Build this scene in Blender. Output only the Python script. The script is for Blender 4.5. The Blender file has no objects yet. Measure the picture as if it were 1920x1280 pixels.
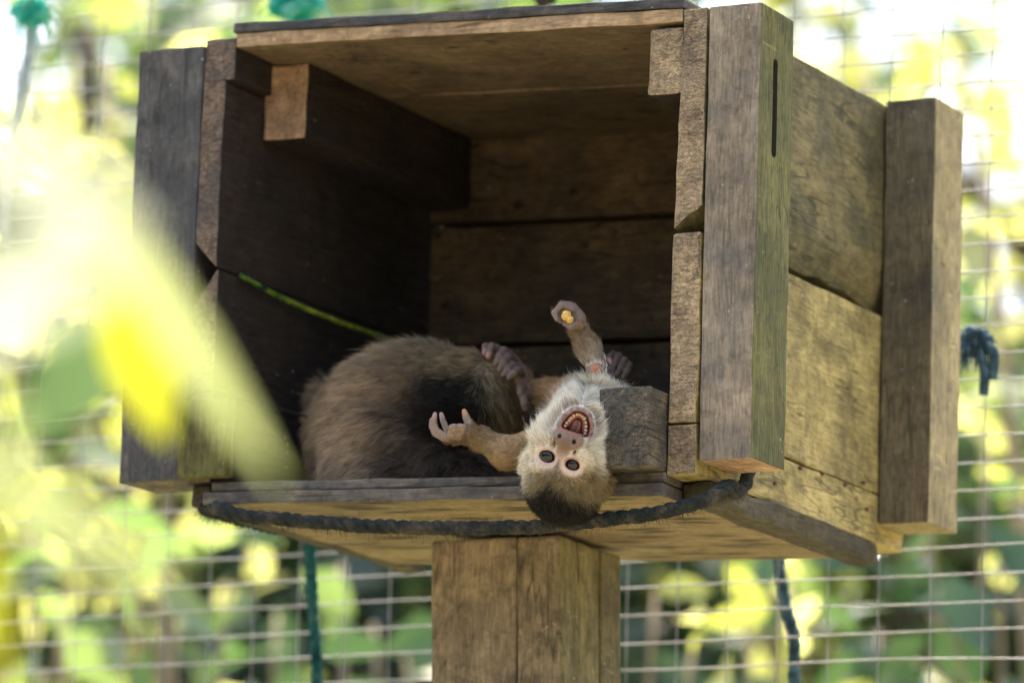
import bpy, bmesh, math, random
import numpy as np
from mathutils import Vector, Matrix, noise
from mathutils.kdtree import KDTree

random.seed(7)
rng = np.random.default_rng(7)
S = bpy.context.scene
COL = S.collection

# ------------------------------------------------------------------ camera
# origin of the scene: top front corner of the right front post; x right, y into the box, z up
yaw, pitch, roll = 0.4909, 0.1955, 0.0330
cam_pos = Vector((1.8598, -3.8044, -1.1245))
vd = Vector((-math.sin(yaw)*math.cos(pitch), math.cos(yaw)*math.cos(pitch), math.sin(pitch)))
vr = Vector((math.cos(yaw), math.sin(yaw), 0.0)); vu = vr.cross(vd)
right = math.cos(roll)*vr + math.sin(roll)*vu
up = -math.sin(roll)*vr + math.cos(roll)*vu
cd = bpy.data.cameras.new('camera'); cam = bpy.data.objects.new('camera', cd); COL.objects.link(cam)
M = Matrix.Identity(4)
for i in range(3):
    M[i][0], M[i][1], M[i][2], M[i][3] = right[i], up[i], -vd[i], cam_pos[i]
cam.matrix_world = M
cd.sensor_width = 36.0; cd.lens = 186.0; cd.clip_start = 0.05; cd.clip_end = 2000
cd.dof.use_dof = True; cd.dof.focus_distance = 4.30; cd.dof.aperture_fstop = 5.0
cd.dof.aperture_blades = 0
S.camera = cam

# ------------------------------------------------------------------ sky, sun, exposure
SUN_EL, SUN_AZ = math.radians(68), math.radians(-25)     # azimuth from +y towards +x: behind the box
w = bpy.data.worlds.new('World'); S.world = w; w.use_nodes = True
nt = w.node_tree; nt.nodes.clear()
sky = nt.nodes.new('ShaderNodeTexSky'); sky.sky_type = 'NISHITA'; sky.sun_disc = False
sky.sun_elevation = SUN_EL; sky.sun_rotation = SUN_AZ; sky.dust_density = 6.0; sky.air_density = 1.0; sky.ozone_density = 0.6
bg = nt.nodes.new('ShaderNodeBackground'); bg.inputs['Strength'].default_value = 0.15
wo = nt.nodes.new('ShaderNodeOutputWorld')
nt.links.new(sky.outputs[0], bg.inputs[0]); nt.links.new(bg.outputs[0], wo.inputs[0])
sl = bpy.data.lights.new('sun', 'SUN'); sl.energy = 5.0; sl.angle = math.radians(0.5); sl.color = (1.0, 0.96, 0.89)
so = bpy.data.objects.new('sun', sl); COL.objects.link(so)
sd = Vector((math.sin(SUN_AZ)*math.cos(SUN_EL), math.cos(SUN_AZ)*math.cos(SUN_EL), math.sin(SUN_EL)))
so.rotation_euler = sd.to_track_quat('Z', 'Y').to_euler(); so.location = (0, 3, 8)
S.view_settings.view_transform = 'Standard'; S.view_settings.look = 'None'
S.view_settings.gamma = 1.0; S.view_settings.exposure = 1.82; S.view_settings.use_curve_mapping = False
S.cycles.use_denoising = True
S.cycles.max_bounces = 8; S.cycles.transparent_max_bounces = 8

GROUND = -2.0

# ------------------------------------------------------------------ helpers
def tag(o, label=None, cat=None, group=None, kind=None):
    if label: o['label'] = label
    if cat: o['category'] = cat
    if group: o['group'] = group
    if kind: o['kind'] = kind
    return o

BASE = {}
def empty(name, loc, label, cat, group=None):
    o = bpy.data.objects.new(name, None); COL.objects.link(o); o.location = loc
    o.empty_display_size = 0.05; BASE[o.name] = Vector(loc)
    return tag(o, label, cat, group)

def link(name, data, parent=None):
    o = bpy.data.objects.new(name, data); COL.objects.link(o)
    if parent is not None:
        o.parent = parent
        base = BASE.get(parent.name, Vector((0, 0, 0)))
        BASE[o.name] = base
        o.matrix_parent_inverse = Matrix.Translation(-base)   # child data stays in world metres
        o.location = (0, 0, 0)
    return o

def mesh_np(name, V, F, mat, parent=None, smooth=True):
    me = bpy.data.meshes.new(name)
    me.from_pydata([tuple(v) for v in V], [], [tuple(f) for f in F])
    for m in (mat if isinstance(mat, (list, tuple)) else [mat]): me.materials.append(m)
    if smooth: me.polygons.foreach_set('use_smooth', [True]*len(me.polygons))
    me.update()
    return link(name, me, parent)

def mesh_bm(name, bm, mat, parent=None, smooth=False):
    me = bpy.data.meshes.new(name); bm.to_mesh(me); bm.free()
    for m in (mat if isinstance(mat, (list, tuple)) else [mat]): me.materials.append(m)
    if smooth: me.polygons.foreach_set('use_smooth', [True]*len(me.polygons))
    return link(name, me, parent)

def lin(a, b, t): return a + (b - a)*t

def catmull(pts, n=12):
    pts = [np.array(p, float) for p in pts]
    pts = [2*pts[0]-pts[1]] + pts + [2*pts[-1]-pts[-2]]
    out = []
    for i in range(1, len(pts)-2):
        p0, p1, p2, p3 = pts[i-1:i+3]
        for k in range(n):
            t = k/n
            out.append(.5*((2*p1)+(p2-p0)*t+(2*p0-5*p1+4*p2-p3)*t*t+(3*p1-p0-3*p2+p3)*t**3))
    out.append(pts[-2]); return np.array(out)

def frames(path):
    T = np.gradient(path, axis=0); T /= np.linalg.norm(T, axis=1)[:, None] + 1e-12
    n = np.cross(T[0], [0, 0, 1.0])
    if np.linalg.norm(n) < .1: n = np.cross(T[0], [1.0, 0, 0])
    n /= np.linalg.norm(n); N = [n]
    for t in T[1:]:
        n = n - t*np.dot(n, t); n /= np.linalg.norm(n); N.append(n)
    N = np.array(N); return T, N, np.cross(T, N)

def tube(path, rad, seg=6):
    path = np.asarray(path, float); T, N, B = frames(path); n = len(path)
    rad = np.broadcast_to(np.asarray(rad, float), (n,))
    V = []
    for i in range(n):
        for k in range(seg):
            a = 2*math.pi*k/seg
            V.append(path[i] + rad[i]*(math.cos(a)*N[i] + math.sin(a)*B[i]))
    F = [(i*seg+k, i*seg+(k+1) % seg, (i+1)*seg+(k+1) % seg, (i+1)*seg+k) for i in range(n-1) for k in range(seg)]
    F += [tuple(range(seg-1, -1, -1)), tuple((n-1)*seg+k for k in range(seg))]
    return V, F

# ------------------------------------------------------------------ materials
class NT:
    def __init__(s, name):
        s.m = bpy.data.materials.new(name); s.m.use_nodes = True; s.t = s.m.node_tree; s.t.nodes.clear()
    def n(s, typ, **kw):
        nd = s.t.nodes.new(typ)
        for k, v in kw.items():
            if k.startswith('i_'): nd.inputs[k[2:].replace('_', ' ')].default_value = v
            else: setattr(nd, k, v)
        return nd
    def l(s, a, b): s.t.links.new(a, b)
    def ramp(s, fac, stops):
        r = s.n('ShaderNodeValToRGB'); e = r.color_ramp.elements
        e[0].position, e[0].color = stops[0][0], (*stops[0][1], 1)
        e[1].position, e[1].color = stops[-1][0], (*stops[-1][1], 1)
        for p, c in stops[1:-1]:
            q = e.new(p); q.color = (*c, 1)
        s.l(fac, r.inputs[0]); return r.outputs[0]
    def mix(s, fac, a, b, mode='MIX'):
        m = s.n('ShaderNodeMix', data_type='RGBA', blend_type=mode)
        for sock, v in ((m.inputs[0], fac), (m.inputs[6], a), (m.inputs[7], b)):
            if hasattr(v, 'is_linked') or hasattr(v, 'links'): s.l(v, sock)
            elif isinstance(v, (int, float)): sock.default_value = v
            else: sock.default_value = (*v, 1)
        return m.outputs[2]
    def noise(s, vec, scale, detail=4, rough=.6, dist=0):
        nd = s.n('ShaderNodeTexNoise'); nd.inputs['Scale'].default_value = scale
        nd.inputs['Detail'].default_value = detail; nd.inputs['Roughness'].default_value = rough
        nd.inputs['Distortion'].default_value = dist
        s.l(vec, nd.inputs['Vector']); return nd.outputs[0]
    def out(s, shader):
        o = s.n('ShaderNodeOutputMaterial'); s.l(shader, o.inputs[0]); return s.m

def bw(a): return ((a, a, a))

def grey(c, k):
    l_ = .3*c[0]+.55*c[1]+.15*c[2]; return tuple(x+(l_-x)*k for x in c)

def wood(name, light, mid, dark, axis='z', blotch=9, grain=1.0, bump=.55, grime=None, grime_amt=.5,
         rough=.75, knots=False, specks=True, saw=False, spots=False, desat=.0):
    """weathered timber: long grain lines along one axis, blotches, grime patches, chips"""
    light, mid, dark = grey(light, desat), grey(mid, desat), grey(dark, desat)
    m = NT(name)
    tc = m.n('ShaderNodeTexCoord'); oi = m.n('ShaderNodeObjectInfo')
    off = m.n('ShaderNodeVectorMath', operation='SCALE'); off.inputs[0].default_value = (3.1, 5.7, 4.3)
    m.l(oi.outputs['Random'], off.inputs['Scale'])
    add = m.n('ShaderNodeVectorMath', operation='ADD'); m.l(tc.outputs['Object'], add.inputs[0]); m.l(off.outputs[0], add.inputs[1])
    vec = add.outputs[0]
    mp = m.n('ShaderNodeMapping'); m.l(vec, mp.inputs[0])
    sc = [1.0, 1.0, 1.0]; sc['xyz'.index(axis)] = .13
    mp.inputs['Scale'].default_value = sc
    gv = mp.outputs[0]
    g1 = m.noise(gv, 90*grain, 6, .65, .6)
    g2 = m.noise(gv, 420*grain, 3, .6)
    bl = m.noise(vec, blotch, 5, .62, .4)
    col = m.ramp(bl, [(.30, dark), (.50, mid), (.72, light)])
    gl = m.ramp(g1, [(.28, bw(.74)), (.5, bw(.97)), (.75, bw(1.12))])
    col = m.mix(1.0, col, gl, 'MULTIPLY')
    fl = m.ramp(g2, [(.3, bw(.58)), (.6, bw(1.18))])
    col = m.mix(.8, col, fl, 'MULTIPLY')
    mo = m.ramp(m.noise(vec, 75, 6, .72, .8), [(.30, bw(.55)), (.5, bw(1.0)), (.70, bw(1.28))])
    col = m.mix(.95, col, mo, 'MULTIPLY')
    # dark hairline checks along the grain
    ck = m.noise(gv, 40*grain, 2, .5, .6)
    ckr = m.ramp(ck, [(.485, bw(0)), (.5, bw(1)), (.515, bw(0))])
    ckn = m.ramp(m.noise(vec, 14, 2, .5), [(.5, bw(0)), (.62, bw(.75))])
    ckm = m.mix(1.0, ckr, ckn, 'MULTIPLY')
    col = m.mix(ckm, col, tuple(c*.25 for c in dark))
    # pale scratches and rubbed patches
    mp3 = m.n('ShaderNodeMapping'); m.l(vec, mp3.inputs[0]); mp3.inputs['Rotation'].default_value = (.5, .6, .3); mp3.inputs['Scale'].default_value = (1, .16, 1)
    scr = m.ramp(m.noise(mp3.outputs[0], 170, 2, .5, .4), [(.66, bw(0)), (.70, bw(.55))])
    sel3 = m.ramp(m.noise(vec, 19, 3, .6), [(.54, bw(0)), (.64, bw(1))])
    col = m.mix(m.mix(1.0, scr, sel3, 'MULTIPLY'), col, tuple(min(1, c*1.7) for c in light))
    if grime:
        gm = m.ramp(m.noise(vec, 16, 6, .7, .5), [(.46, bw(0)), (.66, bw(grime_amt))])
        col = m.mix(gm, col, grime)
    if saw:
        # circular-saw scoring across a cut end
        mp2 = m.n('ShaderNodeMapping'); m.l(vec, mp2.inputs[0]); mp2.inputs['Rotation'].default_value = (0, math.radians(38), 0)
        mp2.inputs['Scale'].default_value = (.25, 1, 1)
        sw = m.noise(mp2.outputs[0], 620, 3, .6)
        swr = m.ramp(sw, [(.36, bw(.5)), (.5, bw(1)), (.7, bw(1.2))])
        col = m.mix(.9, col, swr, 'MULTIPLY')
        wr = m.n('ShaderNodeTexWave', wave_type='RINGS', rings_direction='Y'); wr.inputs['Scale'].default_value = 150; wr.inputs['Distortion'].default_value = 3; wr.inputs['Detail'].default_value = 3; wr.inputs['Detail Scale'].default_value = .8
        m.l(vec, wr.inputs['Vector']); col = m.mix(.5, col, m.ramp(wr.outputs[0], [(.1, bw(.72)), (.6, bw(1.1))]), 'MULTIPLY')
        pv = m.ramp(m.noise(vec, 900, 2, .5), [(.38, bw(.45)), (.52, bw(1.05))])
        col = m.mix(.6, col, pv, 'MULTIPLY')
    if knots:
        mk = m.n('ShaderNodeMapping'); m.l(vec, mk.inputs[0]); mk.inputs['Scale'].default_value = (11, 42, 20)
        vo = m.n('ShaderNodeTexVoronoi', voronoi_dimensions='2D'); vo.inputs['Scale'].default_value = 1.0; m.l(mk.outputs[0], vo.inputs['Vector'])
        kr = m.ramp(vo.outputs[0], [(.10, bw(.85)), (.34, bw(0))])
        col = m.mix(kr, col, tuple(c*.18 for c in dark))
    if spots:
        vo = m.n('ShaderNodeTexVoronoi'); vo.inputs['Scale'].default_value = 38
        mk = m.n('ShaderNodeMapping'); m.l(vec, mk.inputs[0]); mk.inputs['Scale'].default_value = (.7, 1, 1); m.l(mk.outputs[0], vo.inputs['Vector'])
        kr = m.ramp(vo.outputs[0], [(.10, bw(.8)), (.22, bw(0))])
        sel = m.ramp(m.noise(vec, 20, 2, .5), [(.5, bw(0)), (.58, bw(1))])
        col = m.mix(m.mix(1.0, kr, sel, 'MULTIPLY'), col, tuple(c*.2 for c in dark))
    if specks:
        vo = m.n('ShaderNodeTexVoronoi'); vo.inputs['Scale'].default_value = 130; m.l(vec, vo.inputs['Vector'])
        sp = m.ramp(vo.outputs[0], [(.09, bw(.8)), (.16, bw(0))])
        sel = m.ramp(m.noise(vec, 45, 2, .5), [(.60, bw(0)), (.66, bw(1))])
        col = m.mix(m.mix(1.0, sp, sel, 'MULTIPLY'), col, (.52, .46, .36))
    b = m.n('ShaderNodeBsdfPrincipled'); m.l(col, b.inputs['Base Color'])
    b.inputs['Specular IOR Level'].default_value = .3
    rr = m.ramp(g1, [(.3, bw(min(1, rough+.15))), (.7, bw(rough-.1))]); m.l(rr, b.inputs['Roughness'])
    hgt = m.mix(.5, gl, fl); hgt = m.mix(ckm, hgt, bw(0))
    bp = m.n('ShaderNodeBump'); bp.inputs['Strength'].default_value = bump; bp.inputs['Distance'].default_value = .0022
    m.l(hgt, bp.inputs['Height']); m.l(bp.outputs[0], b.inputs['Normal'])
    return m.out(b.outputs[0])

def plain(name, col, rough=.6, spec=.4, var=.25, scale=60, bump=0):
    m = NT(name); tc = m.n('ShaderNodeTexCoord')
    nz = m.noise(tc.outputs['Object'], scale, 4, .6)
    c = m.ramp(nz, [(.3, tuple(x*(1-var) for x in col)), (.7, tuple(min(1, x*(1+var)) for x in col))])
    b = m.n('ShaderNodeBsdfPrincipled'); m.l(c, b.inputs['Base Color'])
    b.inputs['Roughness'].default_value = rough; b.inputs['Specular IOR Level'].default_value = spec
    if bump:
        bp = m.n('ShaderNodeBump'); bp.inputs['Strength'].default_value = bump; bp.inputs['Distance'].default_value = .001
        m.l(nz, bp.inputs['Height']); m.l(bp.outputs[0], b.inputs['Normal'])
    return m.out(b.outputs[0])

def leafmat(name, c1, c2, t1, t2, rough=.32, spec=.5, tmix=.5):
    """waxy leaf: reflected colour and brighter transmitted colour, varied from leaf to leaf"""
    m = NT(name); tc = m.n('ShaderNodeTexCoord'); oi = m.n('ShaderNodeObjectInfo'); ge = m.n('ShaderNodeNewGeometry')
    rnd = m.n('ShaderNodeMath', operation='ADD'); m.l(oi.outputs['Random'], rnd.inputs[0]); m.l(ge.outputs['Random Per Island'], rnd.inputs[1])
    fr = m.n('ShaderNodeMath', operation='FRACT'); m.l(rnd.outputs[0], fr.inputs[0])
    nz = m.noise(tc.outputs['Object'], 40, 3, .6)
    ad = m.n('ShaderNodeMath', operation='MULTIPLY_ADD'); m.l(nz, ad.inputs[0]); ad.inputs[1].default_value = .3; m.l(fr.outputs[0], ad.inputs[2])
    ca = m.ramp(ad.outputs[0], [(.15, c1), (1.0, c2)]); cb = m.ramp(ad.outputs[0], [(.15, t1), (1.0, t2)])
    b = m.n('ShaderNodeBsdfPrincipled'); m.l(ca, b.inputs['Base Color'])
    b.inputs['Roughness'].default_value = rough; b.inputs['Specular IOR Level'].default_value = spec
    tr = m.n('ShaderNodeBsdfTranslucent'); m.l(cb, tr.inputs[0])
    mx = m.n('ShaderNodeMixShader'); mx.inputs[0].default_value = tmix
    m.l(b.outputs[0], mx.inputs[1]); m.l(tr.outputs[0], mx.inputs[2])
    return m.out(mx.outputs[0])

# ------------------------------------------------------------------ ground
def ground():
    m = NT('sandy_soil'); tc = m.n('ShaderNodeTexCoord')
    c = m.ramp(m.noise(tc.outputs['Object'], 1.3, 8, .65), [(.3, (.09, .075, .05)), (.5, (.14, .115, .08)), (.7, (.20, .17, .12))])
    g = m.ramp(m.noise(tc.outputs['Object'], .35, 4, .6), [(.5, bw(0)), (.66, bw(.8))])
    c = m.mix(g, c, (.09, .13, .035))
    b = m.n('ShaderNodeBsdfPrincipled'); m.l(c, b.inputs['Base Color']); b.inputs['Roughness'].default_value = .95
    mat = m.out(b.outputs[0])
    n = 60; V = []; F = []
    for j in range(n+1):
        for i in range(n+1):
            x = (i/n-.5); y = (j/n-.5)
            x = math.copysign(abs(x*2)**2.6, x)*600; y = math.copysign(abs(y*2)**2.6, y)*600
            V.append((x, y, GROUND + .05*noise.noise(Vector((x*.4, y*.4, 0)))))
    for j in range(n):
        for i in range(n):
            a = j*(n+1)+i; F.append((a, a+1, a+n+2, a+n+1))
    o = mesh_np('ground', V, F, mat); tag(o, kind='structure')
ground()

# ------------------------------------------------------------------ timber
W_post = wood('weathered_post', (.39, .31, .205), (.25, .20, .138), (.145, .122, .09), 'z', 11, grime=(.12, .12, .12), grime_amt=.5, bump=.5)
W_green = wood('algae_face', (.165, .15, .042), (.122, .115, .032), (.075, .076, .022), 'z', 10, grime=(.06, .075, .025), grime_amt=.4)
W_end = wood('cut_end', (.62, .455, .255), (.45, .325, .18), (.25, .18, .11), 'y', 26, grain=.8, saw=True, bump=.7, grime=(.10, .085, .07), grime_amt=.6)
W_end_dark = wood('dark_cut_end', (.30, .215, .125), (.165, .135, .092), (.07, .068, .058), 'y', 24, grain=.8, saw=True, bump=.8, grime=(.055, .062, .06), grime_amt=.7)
W_side = wood('algae_side_board', (.56, .43, .155), (.43, .33, .115), (.21, .165, .06), 'y', 12, grime=(.07, .065, .025), grime_amt=.6, knots=False)
W_sideup = wood('dark_upper_board', (.25, .195, .075), (.17, .138, .055), (.07, .064, .028), 'y', 13, grime=(.05, .052, .025), grime_amt=.75)  # darker olive overall than the boards below
W_rearpost = wood('rear_post_face', (.205, .165, .092), (.16, .13, .074), (.10, .083, .052), 'z', 7, grime=(.05, .048, .04), grime_amt=.4)
W_rearside = wood('rear_post_side', (.48, .38, .18), (.38, .30, .14), (.24, .195, .095), 'z', 7, grime=(.13, .12, .07), grime_amt=.5)
W_roofdark = wood('weathered_roof_edge', (.16, .135, .115), (.09, .083, .078), (.05, .052, .053), 'x', 20, grime=(.04, .045, .05))
W_rooflight = wood('bare_roof_edge', (.60, .42, .24), (.48, .32, .17), (.28, .18, .10), 'x', 20, grime=(.15, .1, .06), bump=.6)
W_ceil = wood('ceiling_board', (.26, .19, .10), (.195, .142, .074), (.11, .082, .046), 'x', 9, grime=(.1, .075, .045), grime_amt=.6, spots=True)  # ceiling wood coloured darker to hold down the light inside
W_leftpost = wood('blue_grey_post', (.155, .138, .112), (.092, .088, .08), (.05, .051, .05), 'z', 12, grime=(.05, .055, .06), grime_amt=.5, bump=.6)
W_inner = wood('inner_left_board', (.055, .038, .026), (.036, .027, .02), (.024, .02, .017), 'y', 8, grime=(.04, .033, .028))  # dark wood, made darker still for the shade inside the box
W_back = wood('back_board', (.28, .178, .085), (.13, .085, .046), (.052, .039, .027), 'x', 7, grime=(.06, .048, .038), grime_amt=.7, spots=True)  # shade at the back of the box is partly put into this colour
W_floor = wood('worn_floor_edge', (.21, .175, .135), (.13, .112, .09), (.07, .064, .055), 'x', 22, grime=(.06, .062, .06), bump=.6)
W_under = wood('floor_underside', (.33, .245, .12), (.26, .19, .09), (.165, .12, .058), 'x', 8, knots=True, specks=False, grime=(.24, .16, .07), grime_amt=.3)
W_pole = wood('support_post_wood', (.38, .295, .17), (.26, .20, .118), (.10, .08, .052), 'z', 9, grime=(.045, .04, .03), grime_amt=.8, bump=.6)
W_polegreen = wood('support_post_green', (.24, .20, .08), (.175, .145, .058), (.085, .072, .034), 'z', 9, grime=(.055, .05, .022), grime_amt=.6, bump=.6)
W_batten = wood('bare_batten_end', (.62, .40, .22), (.50, .31, .17), (.25, .15, .085), 'y', 18, saw=False, grime=(.12, .085, .06), grime_amt=.45)

def board(name, lo, hi, mats, parent, pick=None, bevel=.0015, cuts=(2, 2, 8), warp=None, rough=.0006, seed=0):
    """a sawn timber: bevelled box, cut along its length, edges uneven; pick(normal) -> material slot"""
    bm = bmesh.new(); bmesh.ops.create_cube(bm, size=1.0)
    lo = Vector(lo); hi = Vector(hi); c = (lo+hi)/2; s = hi-lo
    for v in bm.verts: v.co = Vector((c[i]+v.co[i]*s[i] for i in range(3)))
    bmesh.ops.bevel(bm, geom=list(bm.edges), offset=bevel, segments=2, affect='EDGES', profile=.6)
    for ax in range(3):
        for k in range(1, cuts[ax]+1):
            co = c.copy(); co[ax] = lo[ax] + s[ax]*k/(cuts[ax]+1)
            no = Vector((0, 0, 0)); no[ax] = 1
            bmesh.ops.bisect_plane(bm, geom=list(bm.verts)+list(bm.edges)+list(bm.faces), plane_co=co, plane_no=no, dist=1e-7)
    for v in bm.verts:
        q = v.co*22 + Vector((seed*7.3, seed*3.1, 0))
        n1 = noise.noise_vector(q)*rough*1.3 + noise.noise_vector(q*4)*rough*.7
        v.co = v.co + n1
    bm.normal_update()
    for f in bm.faces:
        f.material_index = pick(f.normal) if pick else 0
    if warp:
        for v in bm.verts: v.co = Vector(warp(v.co.x, v.co.y, v.co.z))
    bm.normal_update()
    o = mesh_bm(name, bm, mats, parent, smooth=False)
    return o

box = empty('nest_box', (-.23, .2, -.41), 'open-fronted weathered wooden nest box with corner posts, sheltering two monkeys', 'nest box')

# posts on the outside of the side walls
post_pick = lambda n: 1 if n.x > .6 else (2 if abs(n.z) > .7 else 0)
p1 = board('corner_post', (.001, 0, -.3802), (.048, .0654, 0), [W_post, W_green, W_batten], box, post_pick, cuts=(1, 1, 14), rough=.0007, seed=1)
# dark slot cut in the outer face of the right front post
slot = NT('slot_shadowed_hole'); sb = slot.n('ShaderNodeBsdfPrincipled'); sb.inputs['Base Color'].default_value = (.045, .04, .022, 1); sb.inputs['Roughness'].default_value = .9
slot_m = slot.out(sb.outputs[0])
def carve_slot(o):
    bm = bmesh.new()
    prof = []
    y0, y1, za, zb = .0262, .0352, -.1205, -.045
    for k in range(9):
        a = math.pi*k/8; prof.append((.5*(y0+y1)+.5*(y1-y0)*math.cos(a), zb+.004*math.sin(a)))
    for k in range(9):
        a = math.pi+math.pi*k/8; prof.append((.5*(y0+y1)+.5*(y1-y0)*math.cos(a), za+.004*math.sin(a)))
    lo = [bm.verts.new((.036, y, z)) for y, z in prof]; hi = [bm.verts.new((.060, y, z)) for y, z in prof]
    n = len(prof)
    for k in range(n): bm.faces.new((lo[k], lo[(k+1) % n], hi[(k+1) % n], hi[k]))
    bm.faces.new(lo[::-1]); bm.faces.new(hi); bmesh.ops.recalc_face_normals(bm, faces=bm.faces)
    me = bpy.data.meshes.new('slot_cutter'); bm.to_mesh(me); bm.free(); me.materials.append(slot_m)
    c = bpy.data.objects.new('slot_cutter', me); COL.objects.link(c)
    md = o.modifiers.new('slot', 'BOOLEAN'); md.object = c; md.operation = 'DIFFERENCE'; md.solver = 'EXACT'
    try: md.material_mode = 'TRANSFER'
    except Exception: pass
    dg = bpy.context.evaluated_depsgraph_get(); dg.update()
    nm = bpy.data.meshes.new_from_object(o.evaluated_get(dg), depsgraph=dg)
    o.modifiers.clear(); o.data = nm
    bpy.data.objects.remove(c)
carve_slot(p1)
board('corner_post', (.001, .3607, -.3751), (.0483, .4243, .0039), [W_rearpost, W_rearside, W_rearside], box, post_pick, cuts=(1, 1, 10), seed=2)
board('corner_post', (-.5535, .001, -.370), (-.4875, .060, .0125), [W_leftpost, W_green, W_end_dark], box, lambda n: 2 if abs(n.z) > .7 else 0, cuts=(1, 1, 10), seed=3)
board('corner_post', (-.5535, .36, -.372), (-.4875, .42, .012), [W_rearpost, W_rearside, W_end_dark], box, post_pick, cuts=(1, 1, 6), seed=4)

side_pick = lambda n: 1 if n.y < -.6 else 0
# right wall: upper board with a slanted chipped end, lower board, bottom board
def w_up(x, y, z):
    t = max(0, min(1, (-.10 - z)/.09))
    if y < .05 and z < -.1:                     # front lower end is broken off at a slant
        z = max(z, lin(-.1655, -.1875, max(0, min(1, (-x)/.025))) + (0 if y < .02 else -.01))
    x = x - .004*max(0, min(1, -z/.19))*(1 if x < -.01 else 0)
    if x > -.01 and y > .07: x -= .011*max(0, min(1, (-.145-z)/.04))**1.5
    if y > .07 and z < -.15: z += .0075*max(0, min(1, (.37-y)/.06))*(1+noise.noise(Vector((y*30, 1.7, 0))))*max(0, min(1, (-.15-z)/.03))
    return (x, y, z)
board('side_board', (-.0225, 0, -.1855), (-.001, .42, .0005), [W_sideup, W_end], box, side_pick, cuts=(3, 14, 14), warp=w_up, rough=.0011, seed=5)
board('side_board', (-.0268, .0005, -.3475), (-.0015, .42, -.1893), [W_side, W_end], box, side_pick, cuts=(2, 14, 10), rough=.0010, seed=6)
board('side_board', (-.0275, .0005, -.3905), (-.0015, .42, -.3487), [W_side, W_end], box, side_pick, cuts=(2, 14, 4), rough=.0008, seed=7)
# left wall
def w_l1(x, y, z):
    if y < .04 and z < -.12: z = max(z, lin(-.163, -.186, max(0, min(1, (x+.487)/.022))))
    return (x, y, z)
left_pick = lambda n: 1 if n.y < -.6 else 0
W_leftend = wood('left_cut_end', (.30, .20, .125), (.20, .14, .095), (.11, .085, .065), 'y', 20, grain=.8, saw=True, bump=.6, grime=(.07, .07, .068), grime_amt=.6)
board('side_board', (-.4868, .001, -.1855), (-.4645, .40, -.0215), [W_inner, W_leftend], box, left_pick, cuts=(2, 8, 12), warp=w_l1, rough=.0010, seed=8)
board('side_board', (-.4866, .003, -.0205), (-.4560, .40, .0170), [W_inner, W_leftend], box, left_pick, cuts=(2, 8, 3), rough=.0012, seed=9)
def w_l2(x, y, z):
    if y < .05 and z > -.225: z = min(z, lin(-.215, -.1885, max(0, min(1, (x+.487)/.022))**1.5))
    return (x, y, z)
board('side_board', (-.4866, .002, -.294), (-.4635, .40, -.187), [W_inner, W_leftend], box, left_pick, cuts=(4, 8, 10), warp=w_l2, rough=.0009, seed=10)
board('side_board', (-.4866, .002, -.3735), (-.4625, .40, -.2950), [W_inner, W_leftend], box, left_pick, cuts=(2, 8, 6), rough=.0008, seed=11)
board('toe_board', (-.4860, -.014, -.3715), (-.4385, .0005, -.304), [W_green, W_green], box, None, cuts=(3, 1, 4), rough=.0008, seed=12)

# back wall
tilt = lambda x, y, z: (x, y, z - .034*(x+.44))
for i, (a, b) in enumerate([(-.070, .006), (-.1845, -.0755), (-.2985, -.190), (-.3725, -.304)]):
    board('back_board', (-.4622, .372+.002*(i % 2), a), (-.0285, .392+.002*(i % 2), b), [W_back], box, cuts=(14, 1, 4), warp=tilt, rough=.0010, seed=20+i)

board('seam_light_stop', (-.4622, .3955, -.374), (-.0285, .405, .006), [W_inner], box, cuts=(8, 1, 6), warp=tilt, rough=.0006, seed=26)  # added dark sheet, keeps light from showing through the seams of the back boards

# roof: a bare lower sheet and a weathered sheet on top, and two battens that carry it
rtilt = lambda x, y, z: (x, y, z - .0425*(x+.4545))
board('roof_board', (-.4548, .0005, .0078), (-.0232, .200, .0198), [W_ceil, W_rooflight], box, side_pick, cuts=(18, 6, 1), warp=rtilt, rough=.0008, seed=30)
board('roof_board', (-.4548, .2025, .0078), (-.0232, .400, .0198), [W_ceil, W_rooflight], box, side_pick, cuts=(18, 6, 1), warp=rtilt, rough=.0009, seed=33)
board('roof_board', (-.4570, -.0015, .0202), (-.0225, .405, .0286), [W_roofdark, W_roofdark], box, None, cuts=(18, 6, 1), warp=rtilt, rough=.0009, seed=31)
bat_pick = lambda n: 1 if n.y < -.6 else 0
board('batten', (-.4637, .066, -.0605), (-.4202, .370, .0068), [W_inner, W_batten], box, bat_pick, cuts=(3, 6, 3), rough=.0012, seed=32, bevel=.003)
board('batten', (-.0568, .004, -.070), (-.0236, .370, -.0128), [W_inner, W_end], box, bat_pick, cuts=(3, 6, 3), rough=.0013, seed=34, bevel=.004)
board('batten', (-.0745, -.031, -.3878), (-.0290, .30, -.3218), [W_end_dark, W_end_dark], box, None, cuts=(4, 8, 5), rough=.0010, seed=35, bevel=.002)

# floor: two sheets, the lower one stepping forward
ftilt = lambda x, y, z: (x, y, z - .0325*(x+.46))
board('floor_board', (-.4596, .000, -.3825), (-.0278, .371, -.3742), [W_floor, W_under], box, lambda n: 1 if n.z < -.6 else 0, cuts=(20, 6, 1), warp=ftilt, rough=.0008, seed=40)
board('floor_board', (-.4650, -.0055, -.3945), (-.0278, .333, -.3835), [W_floor, W_under], box, lambda n: 1 if n.z < -.6 else 0, cuts=(20, 6, 1), warp=ftilt, rough=.0008, seed=41)
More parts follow.
